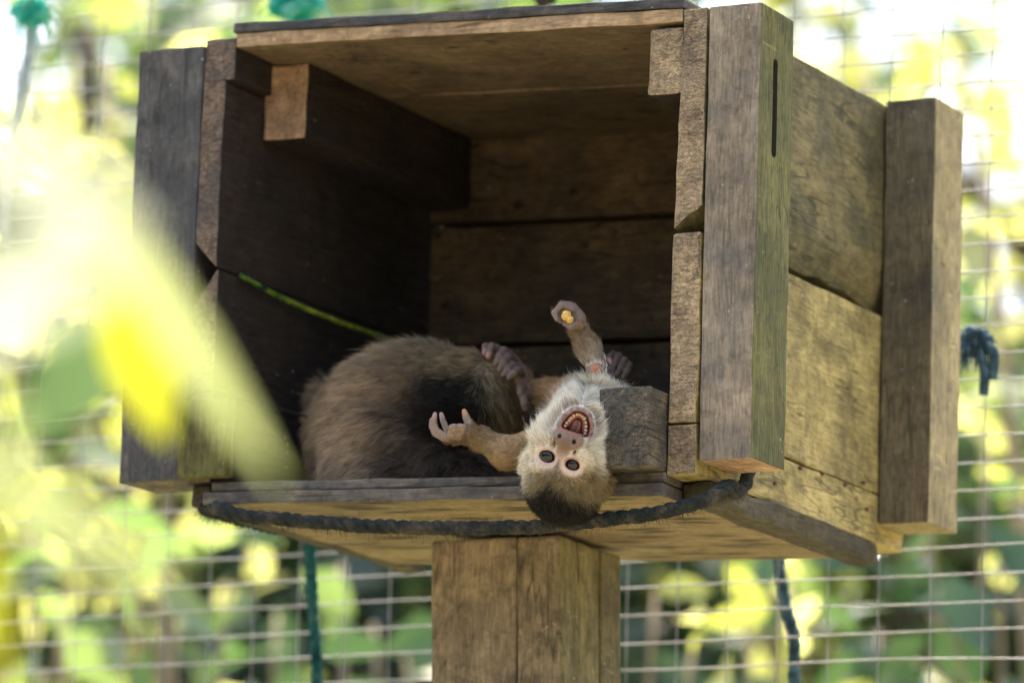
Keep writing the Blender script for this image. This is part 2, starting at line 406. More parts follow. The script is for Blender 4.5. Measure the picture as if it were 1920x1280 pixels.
# bearers under the side walls
W_rail = wood('bottom_rail', (.12, .095, .042), (.075, .06, .029), (.036, .031, .018), 'y', 14, grime=(.045, .04, .022), grime_amt=.7)
board('bearer', (-.0272, .030, -.4105), (.0015, .362, -.3915), [W_rail], box, cuts=(3, 20, 2), rough=.0026, seed=42, bevel=.004)
board('bearer', (-.4860, .010, -.3935), (-.4668, .395, -.3745), [W_rail], box, cuts=(2, 10, 2), rough=.0015, seed=43, bevel=.003)
# rusty nails along the lower side board
rust = plain('rusty_steel', (.13, .065, .04), .8, .3, .5, 600)
for (yy, zz) in ((.20, -.352), (.245, -.349), (.292, -.351), (.33, -.343), (.338, -.365), (.15, -.3735)):
    p = np.array([(-.002, yy, zz), (.0012, yy, zz-.0005)])
    V, F = tube(p, .0017, 8); mesh_np('nail', V, F, rust, box)

# support post: planks boxed round a core
post = empty('support_post', (-.26, .21, GROUND), 'thick brown timber post carrying the nest box from below', 'post')
def lean(x, y, z): t = (z+.41)/1.6; return (x - .064*t, y, z)
XL, XR = -.3273, -.2027
board('plank', (XL, .150, GROUND-.1), (XL+.083, .187, -.4075), [W_pole], post, cuts=(2, 1, 30), warp=lean, rough=.0012, seed=50, bevel=.003)
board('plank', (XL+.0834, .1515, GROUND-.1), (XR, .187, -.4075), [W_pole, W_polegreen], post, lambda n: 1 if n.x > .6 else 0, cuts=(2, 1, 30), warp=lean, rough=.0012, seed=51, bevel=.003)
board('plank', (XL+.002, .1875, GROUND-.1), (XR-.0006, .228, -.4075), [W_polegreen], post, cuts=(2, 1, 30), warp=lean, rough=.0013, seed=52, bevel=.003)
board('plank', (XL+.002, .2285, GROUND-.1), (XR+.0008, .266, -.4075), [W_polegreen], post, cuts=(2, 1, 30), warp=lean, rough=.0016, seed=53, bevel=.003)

# ------------------------------------------------------------------ monkeys: one signed-distance body each, skinned with surface nets
class Field:
    def __init__(s, lo, hi, h):
        s.lo = np.array(lo, float); s.h = h
        s.n = np.ceil((np.array(hi)-s.lo)/h).astype(int)+1
        s.D = np.full(s.n, 1.0, np.float32)
    def block(s, lo, hi):
        a = np.maximum(np.floor((np.array(lo)-s.lo)/s.h).astype(int), 0)
        b = np.minimum(np.ceil((np.array(hi)-s.lo)/s.h).astype(int)+1, s.n)
        if (b <= a).any(): return None, None
        sl = tuple(slice(a[i], b[i]) for i in range(3))
        g = [s.lo[i]+s.h*np.arange(a[i], b[i], dtype=np.float32) for i in range(3)]
        return sl, np.stack(np.meshgrid(*g, indexing='ij'), -1)
    def join(s, sl, d, k):
        D = s.D[sl]
        if k > 0:
            hh = np.maximum(k-np.abs(D-d), 0)/k; s.D[sl] = np.minimum(D, d)-hh*hh*k*.25
        else: s.D[sl] = np.minimum(D, d)
    def cut(s, sl, d, k):
        D = -s.D[sl]
        hh = np.maximum(k-np.abs(D-d), 0)/max(k, 1e-9); s.D[sl] = -(np.minimum(D, d)-hh*hh*k*.25)
    def limb(s, pts, rads, k=.004):
        """a chain of tapered capsules through the joints"""
        pts = [np.array(p, float) for p in pts]
        for (a, b, ra, rb) in zip(pts[:-1], pts[1:], rads[:-1], rads[1:]):
            m = max(ra, rb)+k+3*s.h
            sl, G = s.block(np.minimum(a, b)-m, np.maximum(a, b)+m)
            if sl is None: continue
            ab = b-a; t = np.clip(((G-a)@ab)/(ab@ab+1e-12), 0, 1)
            d = np.linalg.norm(G-a-t[..., None]*ab, axis=-1)-(ra+(rb-ra)*t)
            s.join(sl, d.astype(np.float32), k)
    def ell(s, c, R, k=.004, A=None, cut=False):
        """ellipsoid, axes given by the rows of A"""
        c = np.array(c, float); R = np.array(R, float); A = np.eye(3) if A is None else A
        m = R.max()+k+3*s.h
        sl, G = s.block(c-m, c+m)
        if sl is None: return
        L = (G-c)@A.T
        k0 = np.linalg.norm(L/R, axis=-1); k1 = np.linalg.norm(L/(R*R), axis=-1)+1e-9
        d = (k0*(k0-1)/k1).astype(np.float32)
        (s.cut if cut else s.join)(sl, d, k)
    def prism_cut(s, O, A, poly, z0, z1, rnd, k):
        """cut a rounded polygon (local a,b) through local depth z0..z1, narrowing inwards"""
        O = np.array(O); m = .06
        sl, G = s.block(O-m, O+m); L = (G-O)@A.T
        p = L[..., :2]; q = np.array(poly, float); n = len(q)
        cen = q.mean(0)
        z = L[..., 2]; f = 1 + .30*np.clip((z1-.012-z)/(z1-z0), 0, 1)
        p = (p-cen)*f[..., None]+cen
        d = ((p-q[0])**2).sum(-1); sg = np.ones(d.shape)
        for i in range(n):
            j = (i-1) % n; e = q[j]-q[i]; w_ = p-q[i]
            b_ = w_-e*np.clip((w_@e)/(e@e), 0, 1)[..., None]; d = np.minimum(d, (b_**2).sum(-1))
            c1 = p[..., 1] >= q[i][1]; c2 = p[..., 1] < q[j][1]; c3 = e[0]*w_[..., 1] > e[1]*w_[..., 0]
            fl = (c1 & c2 & c3) | (~c1 & ~c2 & ~c3); sg = np.where(fl, -sg, sg)
        d2 = sg*np.sqrt(d)-rnd
        d3 = np.maximum(d2, np.maximum(z0-z, z-z1))
        s.cut(sl, d3.astype(np.float32), k)
    def mesh(s, smooth=2):
        D = s.D; I = D < 0
        nx, ny, nz = np.array(D.shape)-1
        cnt = np.zeros((nx, ny, nz), np.int8)
        for a in (0, 1):
            for b in (0, 1):
                for c in (0, 1): cnt += I[a:nx+a, b:ny+b, c:nz+c]
        act = (cnt > 0) & (cnt < 8); ids = np.full(act.shape, -1, np.int64)
        cells = np.argwhere(act); ids[act] = np.arange(len(cells))
        acc = np.zeros((len(cells), 3)); num = np.zeros(len(cells))
        cor = [(a, b, c) for a in (0, 1) for b in (0, 1) for c in (0, 1)]
        for p in cor:
            for ax in range(3):
                if p[ax]: continue
                q = list(p); q[ax] = 1
                u_ = D[cells[:, 0]+p[0], cells[:, 1]+p[1], cells[:, 2]+p[2]]; v_ = D[cells[:, 0]+q[0], cells[:, 1]+q[1], cells[:, 2]+q[2]]
                cr = (u_ < 0) != (v_ < 0); t = np.where(cr, u_/np.where(cr, u_-v_, 1), 0)
                pos = np.tile(np.array(p, float), (len(cells), 1)); pos[:, ax] += t
                acc += pos*cr[:, None]; num += cr
        V = s.lo+s.h*(cells+acc/num[:, None])
        F = []
        for ax in range(3):
            o1, o2 = [(1, 2), (2, 0), (0, 1)][ax]
            sa = [slice(None)]*3; sb_ = [slice(None)]*3; sa[ax] = slice(0, -1); sb_[ax] = slice(1, None)
            A_ = I[tuple(sa)]; B_ = I[tuple(sb_)]; e = np.argwhere(A_ != B_)
            ok = (e[:, o1] > 0) & (e[:, o2] > 0) & (e[:, o1] < D.shape[o1]-1) & (e[:, o2] < D.shape[o2]-1); e = e[ok]
            fl = A_[e[:, 0], e[:, 1], e[:, 2]]
            def idx(d1, d2):
                q = e.copy(); q[:, o1] -= d1; q[:, o2] -= d2; return ids[q[:, 0], q[:, 1], q[:, 2]]
            quad = np.stack([idx(1, 1), idx(0, 1), idx(0, 0), idx(1, 0)], 1)
            quad[~fl] = quad[~fl][:, ::-1]; F.append(quad)
        F = np.concatenate(F); F = F[(F >= 0).all(1)]
        for _ in range(smooth):
            S_ = np.zeros_like(V); C_ = np.zeros(len(V))
            for a in range(4):
                i, j = F[:, a], F[:, (a+1) % 4]
                np.add.at(S_, i, V[j]); np.add.at(S_, j, V[i]); np.add.at(C_, i, 1); np.add.at(C_, j, 1)
            V = V*.5+.5*S_/np.maximum(C_, 1)[:, None]
        return V, F

def vnormals(V, F):
    n = np.cross(V[F[:, 2]]-V[F[:, 0]], V[F[:, 3]]-V[F[:, 1]]); N = np.zeros_like(V)
    for a in range(4): np.add.at(N, F[:, a], n)
    return N/(np.linalg.norm(N, axis=1)[:, None]+1e-12), n

def body_object(name, V, F, colors, mat):
    me = bpy.data.meshes.new(name); me.vertices.add(len(V)); me.vertices.foreach_set('co', V.astype(np.float32).ravel())
    me.loops.add(len(F)*4); me.loops.foreach_set('vertex_index', F.astype(np.int32).ravel())
    me.polygons.add(len(F)); me.polygons.foreach_set('loop_start', np.arange(0, 4*len(F), 4, dtype=np.int32))
    me.update(calc_edges=True)
    me.polygons.foreach_set('use_smooth', np.ones(len(F), bool))
    at = me.color_attributes.new('hide_colour', 'FLOAT_COLOR', 'POINT')
    at.data.foreach_set('color', np.concatenate([colors, np.ones((len(V), 1))], 1).astype(np.float32).ravel())
    me.materials.append(mat); me.update()
    o = bpy.data.objects.new(name, me); COL.objects.link(o); return o

def hide_mat(name, rough=.55, spec=.35, sss=0.0):
    m = NT(name); at = m.n('ShaderNodeAttribute', attribute_name='hide_colour'); tc = m.n('ShaderNodeTexCoord')
    nz = m.noise(tc.outputs['Object'], 420, 4, .6); f = m.ramp(nz, [(.3, bw(.80)), (.7, bw(1.12))])
    c = m.mix(1.0, at.outputs['Color'], f, 'MULTIPLY')
    b = m.n('ShaderNodeBsdfPrincipled'); m.l(c, b.inputs['Base Color']); b.inputs['Roughness'].default_value = rough
    b.inputs['Specular IOR Level'].default_value = spec
    vo = m.n('ShaderNodeTexVoronoi'); vo.inputs['Scale'].default_value = 700; m.l(tc.outputs['Object'], vo.inputs['Vector'])
    bp = m.n('ShaderNodeBump'); bp.inputs['Strength'].default_value = .5; bp.inputs['Distance'].default_value = .0008
    m.l(vo.outputs[0], bp.inputs['Height']); m.l(bp.outputs[0], b.inputs['Normal'])
    return m.out(b.outputs[0])

def fur_mat(name):
    m = NT(name); at = m.n('ShaderNodeAttribute', attribute_name='fur_colour'); hi = m.n('ShaderNodeHairInfo')
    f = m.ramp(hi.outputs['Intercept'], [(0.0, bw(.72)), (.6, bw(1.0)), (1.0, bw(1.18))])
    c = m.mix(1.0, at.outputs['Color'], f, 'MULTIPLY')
    b = m.n('ShaderNodeBsdfPrincipled'); m.l(c, b.inputs['Base Color']); b.inputs['Roughness'].default_value = .55
    b.inputs['Specular IOR Level'].default_value = .25
    tr = m.n('ShaderNodeBsdfTranslucent'); m.l(c, tr.inputs[0])
    mx = m.n('ShaderNodeMixShader'); mx.inputs[0].default_value = .3; m.l(b.outputs[0], mx.inputs[1]); m.l(tr.outputs[0], mx.inputs[2])
    return m.out(mx.outputs[0])

def fur(name, parent, V, F, N, mask, length, comb, lift, color, count, r0, mat, seed, streak=.22, blend=.0016):
    """hair curves grown from the body: per-vertex mask, length (m), comb direction, lift (0 flat..1 upright), colour"""
    g = np.random.default_rng(seed)
    _, n = vnormals(V, F); area = .5*np.linalg.norm(n, axis=1); wgt = area*mask[F].mean(1)
    pick = g.choice(len(F), count, p=wgt/wgt.sum())
    uv = g.random((count, 2)); wts = np.stack([(1-uv[:, 0])*(1-uv[:, 1]), uv[:, 0]*(1-uv[:, 1]), uv[:, 0]*uv[:, 1], (1-uv[:, 0])*uv[:, 1]], 1)
    ip = lambda X: np.einsum('nk,nk...->n...', wts, X[F[pick]])
    # colour taken a little way off the root, so that zones run into one another
    kd = KDTree(len(V)); [kd.insert(v, i) for i, v in enumerate(V)]; kd.balance()
    P, NN, L, C, CO, LF, MK = ip(V), ip(N), ip(length), ip(comb), ip(color), ip(lift), ip(mask)
    NN /= np.linalg.norm(NN, axis=1)[:, None]
    C = C-NN*(C*NN).sum(1)[:, None]; C /= np.linalg.norm(C, axis=1)[:, None]+1e-9
    # tufts: strands near one another lean the same way
    ns = np.array([noise.noise_vector(Vector(p*95)) for p in P]); ns2 = np.array([noise.noise_vector(Vector(p*330)) for p in P])
    j = ns*.35+ns2*.30+g.normal(0, .12, (count, 3))
    d0 = NN*(.35+LF[:, None]*.75)+C*(1-LF[:, None]*.75)+j*.6
    d1 = NN*LF[:, None]*.5+C+j*1.1+np.array([0, 0, -.12])
    d0 /= np.linalg.norm(d0, axis=1)[:, None]; d1 /= np.linalg.norm(d1, axis=1)[:, None]
    CO = np.array([color[kd.find(p)[1]] for p in P+g.normal(0, blend, (count, 3))])
    L = L*(.55+.6*g.random(count)+.5*(g.random(count) > .96))*np.clip(MK*1.6, .25, 1)
    T = np.linspace(0, 1, 5); pts = np.zeros((count, 5, 3)); pts[:, 0] = P-NN*.0006
    for i in range(1, 5):
        dd = d0*(1-T[i]*.9)+d1*T[i]*.9; dd /= np.linalg.norm(dd, axis=1)[:, None]
        pts[:, i] = pts[:, i-1]+dd*(L/4)[:, None]
    cu = bpy.data.hair_curves.new(name); cu.add_curves([5]*count)
    cu.points.foreach_set('position', pts.astype(np.float32).ravel())
    rad = np.tile(np.array([1, .95, .8, .5, .12])*r0, (count, 1))*(.7+.6*g.random(count))[:, None]
    ra = cu.attributes.get('radius') or cu.attributes.new('radius', 'FLOAT', 'POINT'); ra.data.foreach_set('value', rad.astype(np.float32).ravel())
    CO = np.clip(CO*(1+g.normal(0, .16, count)+streak*1.6*np.array([noise.noise(Vector(p*170)) for p in P]))[:, None], 0.002, 1)
    ca = cu.attributes.new('fur_colour', 'FLOAT_COLOR', 'CURVE')
    ca.data.foreach_set('color', np.concatenate([CO, np.ones((count, 1))], 1).astype(np.float32).ravel())
    cu.materials.append(mat)
    o = bpy.data.objects.new(name, cu); COL.objects.link(o); o.parent = parent
    return o

def sstep(a, b, x): t = np.clip((x-a)/(b-a), 0, 1); return t*t*(3-2*t)
def seg_dist(V, a, b):
    a = np.array(a); b = np.array(b); ab = b-a; t = np.clip(((V-a)@ab)/(ab@ab), 0, 1); return np.linalg.norm(V-a-t[:, None]*ab, axis=1), t
def chain_dist(V, pts):
    best = np.full(len(V), 9.0); tt = np.zeros(len(V)); dr = np.zeros((len(V), 3)); n = len(pts)-1
    for i in range(n):
        d, t = seg_dist(V, pts[i], pts[i+1]); k = d < best
        best[k] = d[k]; tt[k] = (i+t[k])/n
        v = np.array(pts[i+1])-np.array(pts[i]); dr[k] = v/np.linalg.norm(v)
    return best, tt, dr
def lerpc(c0, c1, t): return np.asarray(c0)*(1-t[:, None])+np.asarray(c1)*t[:, None]

SKIN = hide_mat('monkey_skin'); FUR = fur_mat('monkey_fur')

# ---- the young one: lies on its back, head hanging upside down over the floor edge
def young_monkey():
    E = np.array((-0.0943, -0.06, -0.3845))                         # point between the eyes
    tl = math.radians(18)
    ri, upv, fw = np.array(right), np.array(up), -np.array(vd)
    ex = math.cos(tl)*ri-math.sin(tl)*upv                     # across the face
    ey = math.sin(tl)*ri+math.cos(tl)*upv                     # towards the chin
    ez = fw                                                   # out of the face
    A = np.stack([ex, ey, ez])
    H = lambda x, y, z: E+(x*ex+y*ey+z*ez)*.001               # head millimetres -> scene
    f = Field((-.275, -.125, -.455), (-.035, .17, -.225), .0011)
    MOUTH = ((-5.8, 27.2), (4, 28.0), (14.0, 26.4), (13.2, 32.5), (8.8, 38.6), (4.8, 39.6), (.4, 38.6), (-3.6, 33.5))
    MOUTH = tuple((4+(a-4)*.88, 33+(b-33)*.96) for a, b in MOUTH)
    # skull, cheeks, jaw, muzzle
    f.ell(H(8, -16, -26), (.031, .030, .030), 0.004, A)
    f.ell(H(6, -2, -20), (.030, .026, .024), .008, A)
    f.ell(E+ri*.006-upv*.026-fw*.027, (.027, .026, .026), .010)      # crown
    f.ell(H(2, 12, -14), (.027, .024, .022), .010, A)        # cheeks
    f.ell(H(3.5, 32, -9), (.0170, .0165, .017), .010, A)       # open lower jaw
    f.ell(H(1, 17, -1), (.0145, .0095, .0125), .009, A)      # upper muzzle
    f.ell(H(0, 15.5, 9.5), (.0058, .0046, .0050), .004, A)      # nose
    f.ell(H(-6.0, 16.8, 9.2), (.0042, .0034, .0042), .002, A); f.ell(H(6.0, 16.2, 9.2), (.0042, .0034, .0042), .002, A)
    for s in (-1, 1): f.ell(H(9.6*s, 10.5, 3.0), (.0040, .0055, .0050), .004, A, cut=True)   # hollow beside the nose
    f.ell(H(0, 4, 1.0), (.0042, .012, .005), .005, A)         # nose bridge
    f.ell(H(0, -10, -2.5), (.021, .006, .0085), .006, A)      # brow
    for s in (-1, 1):
        f.ell(H(10.4*s, 0, -1.2), (.0088, .0078, .0055), .004, A)     # lids
        f.ell(H(16*s, 9, -3), (.008, .008, .008), .008, A)            # cheekbone
    f.ell(H(41.5, -11, -28), (.0045, .010, .007), .003, A)    # ear
    f.ell(H(-24, -12, -31), (.004, .009, .007), .003, A)
    # mouth, eye openings, nostrils
    f.prism_cut(H(0, 0, 0), A, [(x*.001, y*.001) for x, y in MOUTH], -.020, .030, .0035, .0016)
    for s in (-1, 1):
        f.ell(H(10.4*s, -.2, 2), (.0068, .0050, .0070), .0009, A, cut=True)
    f.ell(H(-6.4, 18.4, 13), (.0015, .0024, .0036), .0006, A, cut=True); f.ell(H(6.2, 17.6, 13), (.0015, .0024, .0036), .0006, A, cut=True)
    # trunk
    trunk = [H(7, 18, -32), (-0.1051, 0.006, -0.3397), (-0.1229, 0.05, -0.3296), (-0.1559, 0.095, -0.3266)]
    f.limb(trunk, [.021, .023, .026, .028], .010)
    f.limb([(-0.1198, 0.04, -0.3451), (-0.1525, 0.09, -0.3505)], [.028, .032], .01)      # back, resting on the floor
    # raised arm with a closed fist
    arm1 = [(-0.0882, 0.012, -0.3191), (-0.0947, 0.01, -0.2994), (-0.1062, 0.008, -0.2784), (-0.1157, 0.008, -0.2625)]
    f.limb(arm1, [.0150, .0105, .0085, .0064], .006)
    f.limb([(-0.1157, 0.008, -0.2625), (-0.117, 0.008, -0.2529), (-0.1201, 0.006, -0.2463)], [.0062, .0062, .0045], .003)
    for i, (dy, sc) in enumerate(((-.010, .9), (-.003, 1.0), (.004, 1.0), (.011, .85))):
        b0 = np.array((-0.1176, 0.006, -0.2474))+np.array([0, dy*.6, 0]); f.limb([b0, np.array((-0.1252, 0.004, -0.2432))+np.array([0, dy, .001*i]), np.array((-0.1298, 0, -0.2509))+np.array([0, dy, .0004*i]), np.array((-0.1271, 0, -0.257))+np.array([0, dy, 0])],
               [.0034*sc, .0030*sc, .0027*sc, .0022*sc], .0012)
    f.limb([(-0.1112, 0, -0.2603), (-0.1154, -0.006, -0.2625), (-0.122, -0.006, -0.2594)], [.0040, .0031, .0024], .0012)
    # arm stretched to the side, open hand
    arm2 = [(-0.1504, 0.02, -0.3572), (-0.1735, -0.004, -0.3646), (-0.1957, -0.01, -0.3527), (-0.2028, -0.012, -0.3504)]
    f.limb(arm2, [.0165, .0118, .0078, .0070], .008)
    f.limb([(-0.2028, -0.012, -0.3504), (-0.2133, -0.013, -0.35), (-0.2228, -0.014, -0.3501)], [.0068, .0062, .0052], .003)
    f.limb([(-0.2035, -0.02, -0.3496), (-0.2155, -0.022, -0.3492)], [.0048, .0042], .003)
    fingers2 = ([(-0.2215, -0.02, -0.3522), (-0.2308, -0.022, -0.3457), (-0.2325, -0.023, -0.3386), (-0.2312, -0.024, -0.3325)],
                [(-0.2235, -0.012, -0.3489), (-0.2273, -0.012, -0.3414), (-0.2295, -0.013, -0.3361), (-0.2307, -0.014, -0.3308)],
                [(-0.2291, -0.008, -0.351), (-0.2416, -0.004, -0.3451), (-0.2455, -0.003, -0.3384), (-0.2457, -0.003, -0.3325)],
                [(-0.2134, -0.024, -0.3511), (-0.2129, -0.028, -0.3455), (-0.2088, -0.031, -0.3454), (-0.2087, -0.029, -0.3491)])
    for q in fingers2: f.limb(q, [.0031, .0027, .0025, .0020], .0005)
    f.limb([(-0.2076, -0.02, -0.3493), (-0.2065, -0.026, -0.3455), (-0.2013, -0.029, -0.3463), (-0.2023, -0.027, -0.3491)], [.0036, .0032, .0028, .0023], .0012)
    thumb2 = [(-0.1966, -0.018, -0.3496), (-0.2003, -0.021, -0.3423), (-0.2025, -0.022, -0.337), (-0.2041, -0.023, -0.3316)]
    f.limb(thumb2, [.0050, .0038, .0030, .0023], .0012)
    # leg drawn across, foot gripping the other monkey's head
    leg1 = [(-0.1563, 0.09, -0.3138), (-0.1505, 0.075, -0.304), (-0.1753, 0.072, -0.3013), (-0.1957, 0.07, -0.2959)]
    f.limb(leg1, [.020, .0145, .0105, .0075], .008)
    foot1 = [(-0.1957, 0.07, -0.2959), (-0.2023, 0.072, -0.2841), (-0.213, 0.072, -0.2687)]
    f.limb(foot1, [.0075, .0078, .0060], .003)
    toes1 = []
    for b0, m0, t0 in (((948, 659), (938, 664), (931, 682)), ((957, 672), (947, 675), (937, 692)), ((966, 686), (956, 688), (945, 702)), ((976, 695), (968, 697), (956, 707))):
        pass
    for q in ([(-0.211, 0.066, -0.2663), (-0.2124, 0.058, -0.2645), (-0.212, 0.05, -0.2711), (-0.2143, 0.048, -0.2777)],
              [(-0.2077, 0.066, -0.272), (-0.2076, 0.057, -0.271), (-0.2067, 0.048, -0.2773), (-0.2095, 0.046, -0.2834)],
              [(-0.2039, 0.065, -0.2789), (-0.2022, 0.056, -0.2784), (-0.2018, 0.047, -0.2842), (-0.2052, 0.045, -0.2884)],
              [(-0.1986, 0.063, -0.2846), (-0.1954, 0.055, -0.2831), (-0.1956, 0.047, -0.2873), (-0.1995, 0.045, -0.2911)],
              [(-0.212, 0.072, -0.2688), (-0.2224, 0.07, -0.2621), (-0.2265, 0.062, -0.2592), (-0.226, 0.056, -0.2691)],
              [(-0.2163, 0.078, -0.2656), (-0.2288, 0.074, -0.2581), (-0.2354, 0.068, -0.2579), (-0.2335, 0.064, -0.2643)]):
        f.limb(q, [.0042, .0037, .0034, .0027], .0012); toes1.append(q)
    for q in ([(-0.1925, 0.066, -0.3), (-0.1939, 0.056, -0.2981), (-0.1921, 0.052, -0.3035)], [(-0.1908, 0.066, -0.3033), (-0.1911, 0.055, -0.3057), (-0.1877, 0.052, -0.3128), (-0.1876, 0.053, -0.3172)]):
        f.limb(q, [.0046, .0036, .0032, .0025][:len(q)], .0012); toes1.append(q)
    # other leg folded behind the chest, dark foot gripping its own arm
    leg2 = [(-0.1588, 0.1, -0.3164), (-0.1235, 0.09, -0.3156), (-0.1168, 0.04, -0.315), (-0.1146, 0.034, -0.3045)]
    f.limb(leg2, [.020, .014, .0085, .0068], .004)
    f.limb([(-0.1146, 0.034, -0.3045), (-0.1069, 0.034, -0.2969), (-0.0938, 0.034, -0.2887)], [.0064, .0064, .0054], .003)
    toes2 = ([(-0.0953, 0.03, -0.2875), (-0.0904, 0.022, -0.2821), (-0.0888, 0.013, -0.2857), (-0.088, 0.01, -0.2921)],
             [(-0.0902, 0.028, -0.29), (-0.0839, 0.02, -0.2842), (-0.0821, 0.01, -0.2912), (-0.0838, 0.008, -0.2995)],
             [(-0.0862, 0.028, -0.292), (-0.0784, 0.02, -0.2882), (-0.077, 0.01, -0.2969), (-0.0798, 0.008, -0.3033)],
             [(-0.0832, 0.028, -0.2949), (-0.0748, 0.022, -0.2921), (-0.0721, 0.012, -0.2999), (-0.0748, 0.01, -0.305)],
             [(-0.1115, 0.026, -0.3044), (-0.1075, 0.014, -0.3005), (-0.102, 0.005, -0.2985), (-0.0941, -0.001, -0.2988)])
    for q in toes2: f.limb(q, [.0036, .0032, .0028, .0023], .0006)
    V, F = f.mesh(2); N, _ = vnormals(V, F)
    Lh = (V-E)@A.T*1000; hx, hy, hz = Lh.T
    # ---- colours
    hc = np.array([9, -16, -26.]); rh = np.linalg.norm(Lh-hc, axis=1)
    d_tr, t_tr, dr_tr = chain_dist(V, trunk); d_a1, t_a1, dr_a1 = chain_dist(V, arm1+[(-0.1201, 0.006, -0.2463)]); d_a2, t_a2, dr_a2 = chain_dist(V, arm2+[(-0.2228, -0.014, -0.3501)])
    d_l1, t_l1, dr_l1 = chain_dist(V, leg1); d_l2, t_l2, dr_l2 = chain_dist(V, leg2+[(-0.0938, 0.034, -0.2887)])
    fine = np.full(len(V), 9.0)
    for q in list(fingers2)+[thumb2, [(-0.2076, -0.02, -0.3493), (-0.2065, -0.026, -0.3455), (-0.2013, -0.029, -0.3463)]]: fine = np.minimum(fine, chain_dist(V, q)[0])
    hand2 = sstep(.0075, .0045, fine)*(t_a2 > .7)
    fist = sstep(.80, .90, t_a1)*(d_a1 < .02); fist = np.maximum(fist, (chain_dist(V, [(-0.1159, 0.006, -0.2547), (-0.1298, 0, -0.2509), (-0.1215, -0.006, -0.2594)])[0] < .011)*1.0)
    ft1 = np.full(len(V), 9.0)
    for q in toes1+[foot1[1:]]: ft1 = np.minimum(ft1, chain_dist(V, q)[0])
    ft2 = np.full(len(V), 9.0)
    for q in list(toes2)+[[(-0.1146, 0.034, -0.3045), (-0.1069, 0.034, -0.2969), (-0.0938, 0.034, -0.2887)]]: ft2 = np.minimum(ft2, chain_dist(V, q)[0])
    foot1m = sstep(.010, .007, ft1); foot2m = sstep(.0095, .0075, ft2)*((ft2-.003) < (d_a1-.0085))
    head = (hy < 50)*(hz > -62)*sstep(46, 40, rh+np.maximum(0, 0*hy))
    isface = (rh < 60)*(hy < 46)*(hz > -16)
    cream, tan, gold, brown, black = np.array((.86, .80, .66)), np.array((.31, .24, .12)), np.array((.50, .33, .145)), np.array((.25, .155, .075)), np.array((.012, .010, .008))
    col = np.tile(gold, (len(V), 1))
    near = np.argmin(np.stack([d_tr-.03, d_a1-.009, d_a2-.011, d_l1-.012, d_l2-.010]), 0)
    col[near == 0] = cream
    m = near == 1; col[m] = lerpc(cream, (.34, .245, .14), sstep(.08, .55, t_a1))[m]
    m = near == 2; col[m] = lerpc((.54, .39, .21), (.22, .148, .075), sstep(.1, .65, t_a2))[m]
    m = near == 3; col[m] = lerpc((.55, .37, .17), (.30, .19, .09), sstep(.3, .95, t_l1))[m]
    m = near == 4; col[m] = lerpc((.30, .2, .1), (.07, .05, .04), sstep(.4, .6, t_l2))[m]
    hm = (rh < 46) & (hy < 46)
    # head zones by angle: cream cheeks and throat, tan brow, black cap
    capt = hy+.15*np.abs(hx-6)-.22*hz
    hcol = lerpc(cream, tan*1.05, sstep(8, -6, hy)*sstep(-20, 6, hx-2)*.95+.12)
    hcol = lerpc(hcol, tan*.95, sstep(-6, -20, hy)*sstep(-30, -6, hx)*.92)
    wv = 3.5*np.sin(hx*.45)+2*np.sin(hx*1.1+1)
    ix = (V-E)@ri*1000; iy = (V-E)@upv*1000
    edge = np.interp(ix, [-40, -24, -14, -8, -2, 9, 30, 45], [-20, -27, -24, -19, -25, -33, -37, -40])
    cap = sstep(7, -5, iy-edge+wv*.4)
    hcol = lerpc(hcol, black, cap)
    col[hm] = hcol[hm]
    # bare skin of the face
    wface = np.maximum(1-((hx/23.5)**2+((hy-2)/15.5)**2), 0)
    muz = np.maximum(1-((hx-1)/16)**2-((hy-19)/11.5)**2, 0)
    eyew = np.maximum.reduce([1-((hx-10.8*s)/11.2)**2-((hy+1.5)/9.8)**2 for s in (-1, 1)])
    bridge = np.maximum(1-(hx/8)**2-((hy-7)/13)**2, 0)
    faceskin = np.clip(np.maximum.reduce([bridge*1.6, muz*2.5, np.maximum(eyew, 0)*2.0]), 0, 1)*(hz > -17)*(rh < 60)
    jawlip = sstep(19, 15.5, np.hypot((hx-4)*.98, (hy-32.5)*1.05))*(hz > -16)
    skin = lerpc((.70, .52, .42), (.25, .165, .11), sstep(4, 12, hy+.10*np.abs(hx)))
    skin = lerpc(skin, (.20, .125, .08), sstep(7, 2, np.abs(hx))*sstep(-4, 8, hy)*.75)
    rim = np.maximum.reduce([sstep(1.55, 1.0, np.hypot((hx-10.4*s)/6.6, hy/5.2)) for s in (-1, 1)])
    skin = lerpc(skin, (.20, .10, .07), np.maximum.reduce([sstep(1.10, .95, np.hypot((hx-10.4*s)/6.6, hy/5.2)) for s in (-1, 1)]))
    skin = lerpc(skin, (.80, .56, .45), rim*.25)
    skin = lerpc(skin, (.03, .02, .018), np.maximum.reduce([sstep(1.5, .7, np.hypot((hx-a)/1.6, (hy-b)/1.8))*(hz > 6) for a, b in ((-6.4, 18.4), (6.2, 17.6))]))
    col = lerpc(col, skin, faceskin)
    browb = np.exp(-((hy+13.5+.02*hx**2)/2.6)**2)*(np.abs(hx) < 21)*(hz > -18); col = lerpc(col, (.10, .085, .06), browb*.6)
    col = lerpc(col, (.09, .07, .05), np.exp(-((hx+.5)/1.3)**2)*sstep(4, -4, hy)*sstep(-18, -10, hy)*(hz > -14)*.8)
    # lips and mouth lining
    q = np.array(MOUTH); pd = np.full(len(V), 1e9); sg = np.ones(len(V)); p2 = np.stack([hx, hy], 1)
